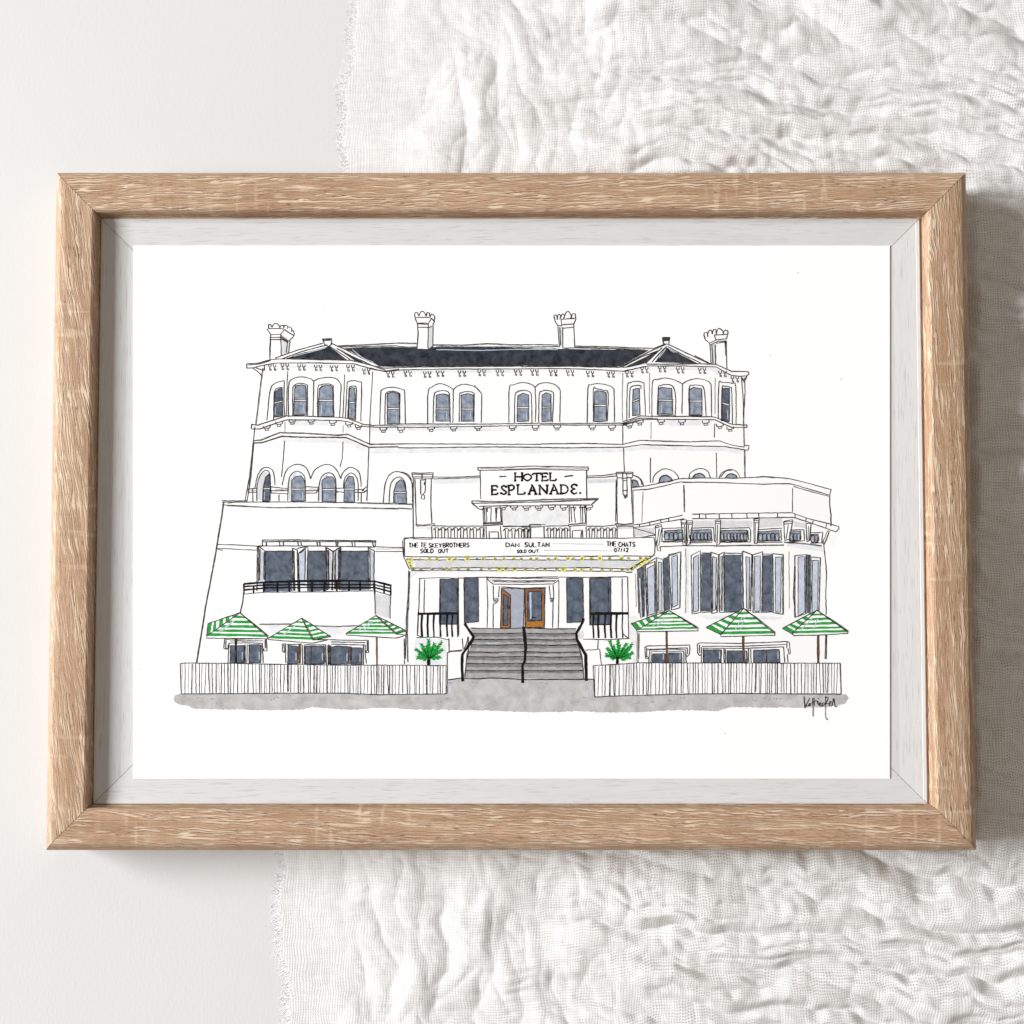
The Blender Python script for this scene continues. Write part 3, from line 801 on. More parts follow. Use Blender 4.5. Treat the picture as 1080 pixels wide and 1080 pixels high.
window('B', '230,570 265,560 305,572 308,760 230,762', '~182,765 188,580 200,545 260,530 325,545 340,570 345,765', '~215,765 218,600 225,565 265,555 305,568 310,600 308,765', '228,665 308,665')
window('B', '540,580 580,572 620,580 625,745 538,745', '~485,765 488,565 510,530 560,508 610,520 648,545; 648,545 645,755', '~520,755 525,590 540,560 580,552 615,560 625,600 628,755', '538,668 622,668')
window('B', '698,580 740,570 775,580 775,745 698,745', '~648,545 680,520 730,512 790,530 825,570; 780,520 828,572 825,755', '~685,750 688,585 700,565 735,558 775,565 780,600 778,750', '695,668 775,668')
window('C', '95,585 130,568 165,578 165,745 92,748', '~40,755 42,540 70,515 130,500 180,512 205,530; 205,530 210,650 207,750', '~75,755 78,590 90,562 130,550 170,560 182,590 185,755', '92,660 168,660')
window('C', '250,580 275,565 305,575 308,745 248,748', '~205,530 235,508 290,502 340,520 365,550; 365,550 362,750', '~228,752 232,580 250,555 280,550 315,560 322,590 315,752', '248,656 308,656')
window('C', '582,560 600,550 655,562 658,745 578,748', '~535,755 540,540 560,515 610,508 680,522 705,545; 705,545 708,750', '~575,750 575,545 590,540 640,550 668,570 662,745', '580,646 658,646')
window('C', '825,545 865,535 870,705 822,712', '~785,745 790,530 810,500 850,492 895,502; 895,502 905,715', '~800,725 805,560 820,525 870,520 875,540', '822,622 868,606')
window('D', '325,540 345,532 410,538 418,700 325,700', '~285,720 288,505 320,482 370,472 430,485 478,510; 478,510 475,700', '~320,705 325,540 340,520 385,513 420,530 435,600 432,712; 320,708 435,708', '325,612 420,615')
window('D', '522,545 550,532 600,540 603,705 525,705', '~478,510 520,485 580,477 640,492 660,520; 660,520 662,715', '~520,712 520,540 545,518 590,520 615,545 628,712; 520,710 605,710', '525,618 602,618')
window('D', '730,540 775,535 775,750 728,735', '~705,725 708,510 730,500 790,505 815,530 818,770', '~725,745 728,540 745,525 780,530 790,560 795,765', '730,630 778,645', 'dark')
# ---- arched windows below
window('E', '222,535 225,450 240,380 262,355 268,400 268,530', '~172,450 190,370 220,325 260,320 290,350 300,430', '~185,530 185,440 205,370 235,338 260,345 270,380 270,440', '225,452 268,452', 'dark')
window('E', '405,530 405,400 430,375 465,370 485,400 490,440 492,530', '~345,430 365,350 400,310 450,298 500,325 525,390', '~380,530 385,410 405,360 440,342 475,360 490,400 492,530', '405,455 490,455')
window('E', '598,535 598,400 630,375 665,378 680,410 682,535', '~525,390 550,335 600,305 650,302 690,335 715,390', '~575,530 580,420 600,370 640,352 672,368 685,420 685,535', '598,458 682,458')
window('E', '735,535 740,420 765,372 795,378 803,420 803,538', '~715,390 730,350 770,318 820,335 840,380 845,440', '~733,450 740,390 770,355 805,365 825,420 825,530', '735,455 803,455')
window('F', '150,545 152,470 165,420 195,395 215,410 230,470 232,545', '~85,540 95,430 120,370 160,345 215,355 250,385 268,430 270,540; ~200,346 240,362 265,400', '~122,540 128,440 150,395 185,378 210,395 225,430 232,545', '152,478 230,476')
window('G', '700,398 725,405 745,440 705,440', '~705,368 740,380 765,410 770,435; ~715,370 750,392 762,430', '~702,395 728,402 742,430', None)
window('G', '870,415 880,380 910,368 940,382 955,405', '~830,415 840,370 890,330 940,332 980,360 995,390', '~868,415 880,380 910,366 940,380 958,404', None)
window('H', '122,385 140,362 170,355 195,370 200,385', '~100,385 110,350 165,325 215,340 235,385', '~122,385 140,362 170,355 195,368 202,385', None)
window('H', '328,385 345,365 370,358 395,370 402,385', '~290,385 310,350 360,330 400,345 425,385; ~300,378 330,342 370,335', '~326,385 345,364 370,357 398,370 404,385', None)
s = Sheet()
s.ink('E', '130,455 180,450; 135,475 185,475; 130,450 135,482; 158,455 160,535; 270,440 340,448 385,450; 272,465 385,465; 275,480 380,485; 272,442 276,482; 490,440 580,445; 490,465 575,465; 495,480 560,480; 575,445 560,480; 680,450 740,450; 690,470 735,475; 682,452 695,478; 800,460 860,455 880,440 885,460 860,478 805,475; 850,458 868,470; 862,455 850,470; 845,480 845,535; 325,490 325,530', 0.9)
s.ink('E', '300,458 380,458; 510,455 570,455; 140,465 180,464', 0.6, 'pale')
s.fill('E', '188,520 188,440 206,375 235,345 250,352 232,400 222,450 220,530; 388,520 390,410 410,362 440,348 430,370 405,395 402,530; 580,520 584,420 605,372 640,358 630,372 598,395 596,530', 'shade2', 3)
s.build('impost_band', hotel)

# ---- name board over the entrance
s = Sheet()
s.fill('Z', '120,75 925,72 930,300 122,300', 'white', 4)
s.ink('Z', '98,58 300,56 520,48 720,50 938,55; 98,58 104,80 122,80; 122,80 300,78 500,70 700,76 930,78; 938,55 938,78 930,80; 118,80 122,300; 925,80 928,300', 1.0)
s.ink('Z', '120,66 400,68 700,62 930,66; 300,72 640,60', 0.7, 'pale')
SERIF = {'H': '0,0 0,1;1,0 1,1;0,.5 1,.5;-.15,0 .2,0;.8,0 1.15,0;-.15,1 .2,1;.8,1 1.15,1', 'O': '~.5,.12 .08,.35 .05,.7 .5,1 .92,.72 .95,.35 .5,.12', 'T': '0,.08 1,.02;.5,.05 .5,1;0,.08 -.02,.3;1,.02 1.02,.26;.3,1 .72,1',
         'E': '.95,.02 .1,.04 .1,1 1,.98;.1,.5 .7,.48;.95,.02 .97,.24;1,.98 1.02,.76;.7,.38 .7,.6;-.08,.04 .2,.04;-.08,1 .2,1', 'L': '.1,0 .1,1 1,.97;1,.97 1.02,.72;-.1,0 .32,0',
         'S': '~.9,.2 .5,.02 .12,.22 .45,.5 .9,.76 .5,1 .05,.82;.92,0 .92,.26;.05,.75 .05,1', 'P': '.1,.02 .14,1;~.1,.04 .7,.02 .95,.25 .7,.5 .14,.54;-.08,1 .4,1;-.1,.03 .2,.03', 'A': '.1,1 .52,.02 .95,1;.28,.62 .76,.62;-.08,1 .3,1;.74,1 1.12,1;.34,.02 .56,.02',
         'N': '.06,1 .06,.05 .92,.96 .92,.02;-.1,.04 .2,.04;-.1,1 .22,1;.74,.02 1.1,.02', 'D': '.1,.02 .1,1;~.1,.03 .65,.04 .98,.45 .75,.9 .1,1;-.08,.03 .2,.03;-.08,1 .2,1', 'e': '~.92,.12 .5,0 .1,.25 .42,.48 .1,.72 .5,1 .98,.86;.42,.48 .72,.48;.92,0 .94,.22;.5,0 .9,.06'}
PEN = {'T': '0,0 1,0;.5,0 .5,1', 'H': '.05,0 0,1;1,0 .95,1;0,.5 1,.5', 'E': '1,0 .05,0 0,1 1,1;0,.5 .85,.5', 'S': '~.95,.1 .5,0 .05,.25 .5,.5 .95,.75 .5,1 0,.92', 'K': '0,0 0,1;.95,0 0,.55 1,1', 'Y': '0,0 .5,.5;1,0 .4,1', 'B': '0,0 0,1;~0,0 .85,.1 .7,.42 0,.5;~0,.5 1,.65 .8,.97 0,1',
       'R': '0,1 0,0;~0,0 .9,.1 .8,.42 0,.52;.2,.52 1,1', 'O': '~.5,0 .05,.3 .1,.8 .5,1 .92,.75 .92,.25 .5,0', 'L': '.05,0 0,1 1,.95', 'D': '0,0 0,1;~0,0 .7,.08 1,.5 .7,.92 0,1', 'U': '~0,0 .03,.7 .5,1 .95,.7 1,0', 'A': '0,1 .5,0 1,1;.2,.65 .8,.65', 'N': '0,1 0,0 1,1 1,0',
       'I': '.5,0 .5,1;.1,0 .9,0;.1,1 .9,1', 'C': '~1,.1 .5,0 .05,.5 .5,1 1,.9', '0': '~.5,0 .05,.3 .1,.8 .5,1 .92,.75 .92,.25 .5,0', '7': '0,0 1,0 .4,1', '1': '.5,0 .5,1', '2': '~0,.2 .5,0 .95,.3 0,1;0,1 1,1', '/': '.7,0 .3,1', 'W': '0,0 .3,1 .5,.3 .7,1 1,0'}
def letter(font, ch, sq, x0, x1, y0, y1, w, layer=6):
    ox, oy, k = SQ[sq]
    out = []
    for path in font[ch].split(';'):
        c = '~' if path.startswith('~') else ''
        out.append(c + ' '.join(f'{x0 + float(a.split(",")[0]) * (x1 - x0)},{y0 + float(a.split(",")[1]) * (y1 - y0)}' for a in path.lstrip('~').split()))
    for p in parse(sq, ';'.join(out)): s.line(p, w, 'black', layer, 0.05)
for ch, a, b in (('H', 383, 437), ('O', 447, 507), ('T', 517, 578), ('E', 585, 632), ('L', 645, 694)): letter(SERIF, ch, 'Z', a, b, 100, 158, 2.0)
for ch, a, b, y0, y1 in (('E', 203, 250, 195, 263), ('S', 274, 322, 195, 262), ('P', 330, 378, 192, 264), ('L', 398, 456, 190, 262), ('A', 482, 545, 190, 260), ('N', 566, 632, 192, 262), ('A', 645, 712, 188, 258),
                         ('D', 726, 786, 190, 256), ('e', 804, 856, 186, 258)): letter(SERIF, ch, 'Z', a, b, y0, y1, 2.1)
s.ink('Z', '263,127 318,125; 757,128 790,123 822,120', 1.6, 'black', 6); s.ink('Z', '870,252 886,253', 2.4, 'black', 6)
s.build('name_board', hotel)

# ---- portico under the board
s = Sheet()
s.fill('F', '645,530 1080,524 1080,556 690,562', 'white', 3); s.fill('G', '0,520 485,515 440,555 0,555', 'white', 3.2)
s.ink('F', '645,530 800,534 1080,524; 648,545 800,542 1080,536; 645,530 648,546 690,580 720,586; 690,564 860,560 1080,562; 720,566 720,585', 1.0)
s.ink('G', '0,524 160,520 320,516 485,515; 0,534 160,534 400,524 485,518; 485,515 440,556; 0,558 200,556 440,556', 1.0, twice=True)
for a in (('F', 845, 572), ('F', 912, 574), ('F', 992, 576), ('F', 1070, 576), ('G', 190, 572), ('G', 268, 574), ('G', 425, 574)): corbel(*a, 24)
s.fill('F', '722,572 832,572 835,665 725,665', 'white', 3); s.fill('G', '300,560 405,560 408,672 302,672', 'white', 3)
s.ink('F', '715,572 718,665; 725,575 728,665; 735,575 740,662; 745,575 742,600; 768,575 765,662; 795,575 800,660; 805,575 800,640; 825,572 830,662; 835,572 836,665; 728,574 770,574; 795,574 838,574', 0.85)
s.ink('F', '718,668 838,664 840,680 722,686 718,668; 722,676 838,672', 1.0); s.ink('F', '735,690 738,770; 826,690 832,772; 756,770 756,726 812,726 814,770; 722,690 724,760', 0.85)
s.ink('G', '302,560 304,668; 312,565 318,665; 328,560 340,668; 340,575 332,600; 372,560 375,668; 385,565 388,665; 398,560 405,668; 408,560 410,668; 308,572 345,570; 362,572 408,570', 0.85)
s.ink('G', '296,680 410,670 412,682 300,690 296,680', 1.0); s.ink('G', '305,690 308,768; 408,690 412,768; 322,765 322,716 386,716 388,765; 380,720 375,765', 0.85)
s.build('portico', hotel)

s = Sheet()
def balusters(sq, x0, x1, yt, yb, n):
    d = (x1 - x0) / n
    for i in range(n):
        a = x0 + i * d + RNG.uniform(-2, 2)
        s.ink(sq, f'{a},{yt+26} {a+d*.25},{yt+10} {a+d*.5},{yt+8} {a+d*.8},{yt+12} {a+d},{yt+28}; {a+d*.3},{yt+14} {a+d*.34},{yb}; {a+d*.78},{yt+18} {a+d*.74},{yb}', 0.8)
s.ink('F', '395,686 520,690 720,688; 840,690 1020,690; 1010,682 1080,682; 1012,694 1080,694; 1018,700 1016,770', 0.9, twice=True)
balusters('F', 400, 725, 690, 768, 8); balusters('F', 842, 1010, 695, 768, 4)
s.ink('G', '0,696 50,694; 48,682 148,680 150,692 50,696 48,682; 52,698 52,768; 142,695 144,768; 155,690 298,686; 415,690 520,690 600,682', 0.9)
balusters('G', 0, 48, 698, 768, 1); balusters('G', 156, 298, 692, 768, 4); balusters('G', 415, 600, 692, 766, 5)
s.build('balustrade', hotel)

# ---- marquee with the playbill lettering and lamps
s = Sheet()
s.fill('J', '575,44 1085,46 1085,160 590,160', 'white', 4); s.fill('L', '-840,46 420,40 425,160 -840,160', 'white', 4.2)
s.fill('J', '640,190 1080,186 1080,230 650,235', 'shade2', 4); s.fill('K', '170,190 1085,186 1085,230 170,232', 'shade2', 4.3); s.fill('L', '240,188 330,190 270,238 240,238', 'shade2', 4)
s.ink('J', '575,44 700,42 860,46 1080,48; 580,48 578,160; 568,60 572,160 590,200 612,245; 580,162 800,165 1080,164; 605,182 800,184 1080,180; 615,234 800,236 1080,232; 622,250 800,248 1080,250; 570,52 640,40', 0.95)
s.ink('K', '180,48 500,44 840,46 1080,46; 180,164 500,158 840,160 1080,158; 180,182 500,184 840,182 1080,184; 180,234 500,236 840,232 1080,240; 180,252 500,250 840,254 1080,256', 0.95)
s.ink('L', '240,46 340,42 418,40 425,90 422,140 408,162; 240,158 350,160 410,160; 240,186 330,184 400,172; 240,240 280,240; 240,262 280,262; 422,150 350,195 272,252; 385,172 330,200 268,240; 340,40 425,26', 0.95)
s.ink('K', '620,80 940,84; 560,122 1000,126', 0.4, 'pale')
def lamps(y0, y1, x0, x1, n, seed):
    r2 = random.Random(seed)
    for i in range(n):
        x = x0 + (x1 - x0) * (i + r2.uniform(-.25, .25)) / (n - 1); y_ = y0 + (y1 - y0) * i / (n - 1)
        big = 1.15 + (1.5 if r2.random() < (0.2 if x < 560 else 0.5) else 0.3) * r2.random()
        for _ in range(3):
            a = r2.uniform(-1.2, 1.2); q_ = [(x + math.cos(a + k_ * 1.05) * big * r2.uniform(.7, 1.9), y_ + math.sin(a + k_ * 1.05) * big * r2.uniform(.6, 1.9)) for k_ in range(6)]
            if r2.random() < 0.85: s.poly(q_, 'yellow', 5)
        s.ink('P', f'{x-1.0},{y_+.7} {x-.4},{y_-.8} {x+.9},{y_-.6} {x+.4},{y_+.8} {x-.8},{y_+.5}', 0.7, 'ink', 6)
lamps(590.0, 588.8, 434, 683, 27, 4); lamps(600.2, 600.8, 436, 664, 24, 5); lamps(600.5, 590, 666, 682, 5, 6); lamps(590, 600, 430, 435, 4, 8)
def write(text, sq, x0, x1, y0, y1, w=0.82):
    w *= 1.2
    n = len(text); d = (x1 - x0) / n
    for i, ch in enumerate(text):
        if ch == ' ': continue
        j = RNG.uniform(-0.2, 0.2) * SQ[sq][2]
        letter(PEN, ch, sq, x0 + i * d, x0 + i * d + d * 0.74, y0 + j, y1 + j, w)
write('THE', 'X', 86, 168, 98, 134, 0.95); write('TE', 'X', 182, 236, 98, 134, 0.95); write('SKEY', 'X', 248, 358, 100, 134, 0.95); write('BROTHERS', 'X', 364, 586, 98, 132, 0.95)
write('SOLD', 'X', 180, 292, 145, 178, 1.0); write('OUT', 'X', 326, 416, 147, 177, 1.0)
write('DAN', 'X', 876, 992, 98, 130, 1.0); write('SULTAN', 'Y', 24, 218, 124, 157, 1.0)
write('SOLD', 'P', 545.2, 555.6, 580.0, 583.2, 0.85); write('OUT', 'P', 557.6, 569.2, 580.0, 583.0, 0.9)
write('THE', 'Y', 648, 724, 116, 152, 1.0); write('CHATS', 'Y', 736, 870, 122, 155, 1.0); write('07/12', 'Y', 706, 816, 166, 194, 0.95)
s.build('marquee', hotel)

# ---- ground floor windows beside the entrance
def panes(name, fills, lines=(), mat='dark'):
    global s
    s = Sheet()
    for sq, f, m in fills:
        s.fill(sq, f, m, 3.5)
        for p in f.split(';'): s.ink(sq, p.strip() + ' ' + p.split()[0], 0.85)
    for sq, l in lines: s.ink(sq, l, 0.85)
    s.build(name, hotel)
panes('window', [('J', '803,305 920,305 918,590 800,590', 'dark')], [('J', '808,305 806,590; 912,305 912,590')])
panes('window', [('J', '960,295 1045,295 1048,575 958,582', 'dark')])
panes('window', [('K', '705,300 808,298 813,575 708,580', 'dark')])
panes('window', [('K', '850,300 985,298 985,590 852,595', 'dark')], [('K', '855,305 858,590; 968,300 972,590')])
s = Sheet()                                           # brush marks on those panes
# ---- doors
s = Sheet()
s.fill('K', '200,298 655,312 652,612 202,612', 'white', 2.4); s.fill('K', '205,300 290,300 290,310 240,335', 'shade2', 3)
s.ink('K', '195,296 420,300 655,298; 200,300 215,318 240,336 420,338 620,336 655,310; 235,312 420,316 640,312; 245,320 420,324 630,320; 240,345 242,440; 280,350 274,420; 240,430 272,426 272,440 262,455 242,462; 244,440 270,436; 242,450 266,446; 595,345 602,425 625,428; 620,340 624,420 620,445 602,450; 598,430 622,432; 600,440 620,440; 240,462 240,612; 620,450 616,612; 290,354 420,362 575,358', 0.85)
s.build('door_surround', hotel)
s = Sheet()
s.fill('K', '308,366 438,368 432,610 348,614', 'lilac', 3.4); s.ink('K', '300,362 440,366; 438,368 432,612; 348,400 350,612', 0.85)
s.build('doorway', hotel)
s = Sheet()
s.fill('K', '292,362 350,405 346,616 287,612', 'brown', 4); s.fill('K', '306,400 334,418 332,598 304,598', 'dark', 4.6); s.fill('K', '300,600 340,600 340,614 300,612', 'rust', 4.8)
s.ink('K', '292,362 350,405 346,616 287,612 292,362; 306,400 334,418 332,598 304,598 306,400; 345,470 342,500', 1.0)
s.build('door', hotel)
s = Sheet()
s.fill('K', '442,365 568,364 564,610 444,612', 'brown', 4); s.fill('K', '460,382 548,380 548,566 460,570', 'dark', 4.6); s.fill('K', '456,574 552,572 552,608 456,610', 'rust', 4.8); s.fill('K', '470,388 482,388 484,550 476,560', 'light', 5)
s.ink('K', '442,365 568,364 564,610 444,612 442,365; 460,382 548,380 548,566 460,570 460,382; 446,480 446,500; 484,545 510,550', 1.1)
s.build('door', hotel)
# ---- black balustrades on the terrace
for sq, rail, xs, y0, y1, tops in (('J', '662,525 780,522 920,522', (690, 728, 766, 808, 850, 882, 918), 525, 670, (655, 925)), ('K', '852,524 960,522 1095,522', (876, 908, 950, 988, 1022, 1060), 525, 678, (855, 1090))):
    s = Sheet()
    s.ink(sq, rail, 2.7, 'black', 6)
    for x in xs: s.ink(sq, f'{x},{y0} {x-4},{(y0+y1)//2} {x},{y1}', 1.95 if x != xs[-1] else 1.2, 'black', 6)
    if sq == 'J': s.ink(sq, '665,530 660,660 690,672; 800,590 900,590', 0.9, 'ink', 6)
    else: s.ink(sq, '855,595 980,592', 1.0, 'black', 6)
    s.build('terrace_railing', hotel)

# ---- staircase and its handrails
s = Sheet()
s.fill('Q', '218,135 885,135 888,205 925,310 935,458 178,450 190,300 238,190', 'step', 3)
for y0, y1, xl, xr in ((168, 188, 235, 884), (205, 222, 232, 892), (240, 262, 215, 905), (285, 296, 196, 918), (315, 338, 190, 925), (358, 380, 188, 928), (402, 418, 184, 932)):
    s.fill('Q', f'{xl},{y0} 550,{y0+3} {xr},{y0} {xr},{y1} 550,{y1+2} {xl},{y1}', 'step2', 3.6, 0.5)
    s.ink('Q', f'{xl},{y0} 380,{y0+3} 550,{y0-2} 720,{y0+4} {xr},{y0}', 0.95, 'ink', 5)
s.ink('Q', '218,135 420,138 560,134 720,140 885,138; 232,190 205,260 190,350 180,445; 205,280 195,330; 888,205 922,310 935,458; 905,260 925,360', 0.9)
s.fill('Q', '195,275 205,245 235,190 200,300; 890,150 930,150 930,200 900,205', 'shade2', 3.8)
s.ink('Q', '320,232 400,228; 670,384 760,386; 395,296 440,292', 0.9, 'light', 5)
s.build('staircase', hotel)
for l in ('180,105 208,150 235,188 230,208 165,300 162,380 168,472', '552,125 560,190 566,262 560,345 546,372 547,482', '932,72 925,100 886,168 890,205 920,260 946,305 948,400 950,468'):
    s = Sheet(); s.ink('Q', l, 3.0, 'black', 8); s.build('handrail', hotel)

# ---- balcony of the left wing
s = Sheet()
for sq, f in (('I', '598,130 770,130 770,380 598,385'), ('I', '868,130 980,130 985,380 862,380'), ('J', '0,130 80,130 85,375 -10,378 -12,130'), ('J', '172,130 350,130 352,372 168,375')):
    s.fill(sq, f, 'dark', 3.5)
for sq, f in (('I', '560,110 588,138 585,345 558,345'), ('I', '815,140 855,105 850,340 815,340'), ('I', '995,120 1018,138 1012,370 996,370'), ('J', '140,125 165,110 162,340 138,340'), ('J', '360,120 382,135 380,345 360,345'), ('J', '94,120 118,138 112,340 98,340')):
    s.fill(sq, f, 'light', 3.5)
s.ink('I', '548,95 545,380; 556,98 600,130 597,380; 556,98 555,320; 592,130 590,310; 565,115 562,310; 770,110 778,380; 770,110 800,118 806,380; 780,125 784,380; 808,140 812,320; 810,138 868,96 862,320; 816,142 852,112 848,320; 800,110 870,95; 985,105 1026,130 1018,375; 985,105 990,375; 998,122 1000,370; 1026,130 1075,102; 1042,140 1040,370; 1062,118 1060,370; 600,128 770,128; 868,128 985,128', 1.0)
s.ink('J', '80,102 128,130 124,375; 80,102 88,375; 94,120 100,370; 128,130 176,100; 140,125 136,370; 168,108 164,370; 176,100 170,375; 350,105 388,126 384,372; 350,105 352,372; 360,120 362,370; 176,128 350,128; 0,128 82,128', 1.0)
s.build('casement_window', hotel)
s = Sheet()
s.ink('I', '580,58 760,56 940,60 1080,60; 580,68 760,66 1080,68; 550,95 760,94 1080,98; 580,55 580,94; 605,66 605,94; 686,68 692,94; 712,68 714,94; 804,68 808,94; 822,68 830,94; 925,68 930,94; 942,68 946,94; 1045,68 1048,94; 1056,68 1056,94', 1.0)
s.ink('J', '0,62 200,60 400,62; 0,68 200,66 400,70; 0,98 200,98 392,102; 25,68 27,96; 42,68 46,96; 145,68 148,96; 158,68 156,96; 246,68 250,96; 264,66 266,96; 395,62 394,102; 375,68 385,100', 1.0)
s.build('pergola', hotel)
s = Sheet()
s.ink('I', '462,335 600,324 800,318 1080,315; ', 2.3, 'black', 6); s.ink('J', '0,317 200,315 390,318 495,345', 2.3, 'black', 6)
s.ink('I', '465,352 600,342 800,340 1080,338; 462,374 600,360 800,358 1080,358', 1.75, 'black', 6); s.ink('J', '0,340 390,340 492,364; 0,360 390,358 490,384', 1.75, 'black', 6)
s.ink('I', '460,400 600,388 800,386 1080,384', 0.8, 'ink', 6); s.ink('J', '0,384 390,378 490,408', 0.9, 'ink', 6)
for x, a, b in ((462, 335, 400), (524, 345, 392), (588, 324, 388), (675, 322, 386), (750, 320, 386), (814, 318, 386), (893, 316, 386), (972, 316, 384), (1050, 316, 384)): s.ink('I', f'{x},{a} {x},{b}', 1.8, 'black', 6)
for x, a, b in ((75, 316, 382), (150, 316, 380), (228, 316, 380), (298, 316, 378), (390, 318, 396), (450, 334, 396), (492, 344, 408)): s.ink('J', f'{x},{a} {x},{b}', 1.6, 'black', 6)
s.build('balcony_railing', hotel)

# ---- low windows behind the fences
def low_window(fills, lines):
    global s
    s = Sheet()
    for sq, f in fills:
        s.fill(sq, f, 'dark', 3.5)
        for p in f.split(';'):
            s.ink(sq, p.strip() + ' ' + p.split()[0], 0.85)
            c = [tuple(float(k_) for k_ in w.split(',')) for w in p.split()]
            x = max(a[0] for a in c) - 12; y_ = max(a[1] for a in c)
            s.ink(sq, f'{x},{y_-70} {x},{y_-22}', 0.8, 'light', 4.4)
    for sq, l in lines: s.ink(sq, l, 0.9)
    s.build('window', hotel)
low_window([('N', '378,245 465,245 465,355 375,355; 495,240 572,240 570,355 495,355')],
           [('N', '365,230 470,228 580,230 584,355; 362,355 368,230; 340,206 480,204 605,200; 375,216 585,215; 340,208 335,262 350,268 362,268 362,240; 350,212 348,260; 605,200 608,278 590,280 588,262; 598,206 598,262; 470,238 472,355; 484,238 482,355; 345,262 365,264')])
low_window([('N', '742,245 805,250 805,360 740,360; 850,250 970,248 972,360 850,362'), ('O', '-12,250 72,250 72,362 -12,362; 112,255 150,248 225,252 228,362 110,365; 243,258 310,260 308,365 242,368')],
           [('N', '726,230 728,355; 705,232 708,285 718,290 722,262; 715,232 718,262; 832,240 834,362; 845,244 846,362; 980,238 985,365; 1000,238 1000,365; 1012,244 1012,365; 735,238 830,236; 845,240 975,240'),
            ('O', '80,238 82,362; 95,240 95,362; 105,244 106,362; 232,250 236,365; 240,250 240,365; 320,235 318,365; 330,240 330,300 338,360; 108,208 230,212 352,212; 115,222 330,226; 115,236 325,242; 350,212 352,290 336,292 332,275; 342,218 344,275; 334,285 350,270')])
low_window([('R', '528,298 610,295 610,355 528,355; 632,292 712,292 715,355 630,355')],
           [('R', '505,355 510,275 620,268 735,270 742,355; 518,355 520,284 725,280 728,355; 480,258 490,248 620,245 762,242 766,258 762,300 745,318 742,300; 480,256 484,328 500,330 500,318; 492,258 492,315; 498,270 620,264 752,260; 748,262 748,300; 484,316 500,318')])
low_window([('S', '75,272 185,272 182,352 72,352; 220,278 345,278 350,352 220,352; 388,275 550,270 555,352 388,352')],
           [('S', '470,272 472,352; 200,262 202,352; 210,268 210,352; 356,265 358,352; 370,268 372,352; 578,258 585,352; 602,300 606,352; 32,238 45,228 300,232 450,226 604,220 615,226 620,298 612,300 606,262; 600,222 598,262; 58,302 44,308 34,290 32,235; 46,240 46,292; 60,250 300,250 598,238; 70,258 70,352; 58,255 58,352; 70,262 300,264 580,254', )])

# ---- big casement windows of the right wing
def casements(darks, lights, frames, extra=()):
    global s
    s = Sheet()
    for sq, f in darks: s.fill(sq, f, 'dark', 3.4)
    for sq, f in frames:
        for p in f.split(';'): s.fill(sq, p, 'white', 4)
        for p in f.split(';'): s.ink(sq, p.strip() + ' ' + p.split()[0], 1.0, twice=True)
    for sq, f in lights:
        for p in f.split(';'): s.fill(sq, p, 'light', 4.6); s.ink(sq, p.strip() + ' ' + p.split()[0], 0.8)
    for sq, l in extra: s.ink(sq, l, 0.9)
    s.build('casement_window', hotel)
casements([('L', '312,245 358,222 362,540 330,545'), ('L', '478,172 512,165 522,495 484,508')],
          [('L', '374,238 420,214 424,520 382,536; 447,195 466,200 470,505 446,508; 530,166 566,150 570,468 536,484; 320,300 334,290 346,545 332,548')],
          [('L', '364,218 425,192 432,528 376,548; 434,168 476,182 482,508 440,520; 512,150 588,134 582,486 530,500')],
          [('L', '345,230 352,545; 312,245 428,172; 500,166 585,132')])
casements([('L', '718,145 778,145 780,510 718,510'), ('L', '866,150 972,150 976,508 864,510'), ('M', '446,155 512,150 512,510 442,510')],
          [('L', '668,170 700,150 700,505 668,515; 790,162 814,168 808,500 790,505; 1000,162 1024,168 1020,495 1004,488; 842,160 852,158 850,505 844,505'), ('M', '395,162 432,156 430,508 395,510; 526,166 565,164 560,514 526,510')],
          [('L', '654,156 712,124 714,516 660,526; 778,134 826,150 816,516 784,524; 830,150 862,134 864,515 834,515; 980,128 1040,150 1030,505 984,492'), ('M', '384,152 446,130 441,516 386,516; 510,144 576,150 576,526 514,518')],
          [('L', '720,140 776,140; 862,140 980,142; 720,518 784,512; 864,514 980,510'), ('M', '440,146 512,146; 445,514 515,512')])
casements([('M', '722,148 752,150 752,520 726,520')],
          [('M', '670,166 712,162 714,514 670,538; 760,186 799,186 794,508 758,518')],
          [('M', '652,156 722,150 720,522 650,546; 752,166 811,170 802,512 750,522')],
          [('M', '738,155 740,520; 652,160 640,420 655,545')])

# ---- frieze of pierced panels with brackets under the right cornice
s = Sheet()
for sq, f, n in (('G', '905,720 1020,712 1025,775 905,778', 4), ('H', '105,715 240,710 245,780 110,785', 6), ('H', '300,718 466,714 468,780 300,785', 8), ('H', '540,725 670,716 670,780 540,785', 5), ('H', '738,726 806,722 800,782 735,782', 3), ('H', '872,742 918,738 912,790 872,790', 2)):
    s.fill(sq, f, 'pane', 4); s.ink(sq, f + ' ' + f.split()[0], 0.9)
    p = [tuple(float(k_) for k_ in w.split(',')) for w in f.split()]
    for i in range(n):
        t_ = (i + 0.5) / n; cx = p[0][0] + (p[1][0] - p[0][0]) * t_; cy = (p[0][1] + p[3][1]) / 2 + 4; rx = (p[1][0] - p[0][0]) / n * 0.62
        s.ink(sq, '~' + ' '.join(f'{cx + rx*math.cos(a)},{cy + 24*math.sin(a)}' for a in (0, 1.05, 2.1, 3.14, 4.19, 5.24, 6.28)), 0.85, 'ink', 5)
        if i % 2 == 0: s.ink(sq, f'{cx-rx*.3},{cy-8} {cx+rx*.2},{cy+14}', 1.0, 'light', 5.5)
s.ink('G', '890,705 1030,700; 895,790 1030,788; 890,705 888,790', 0.85)
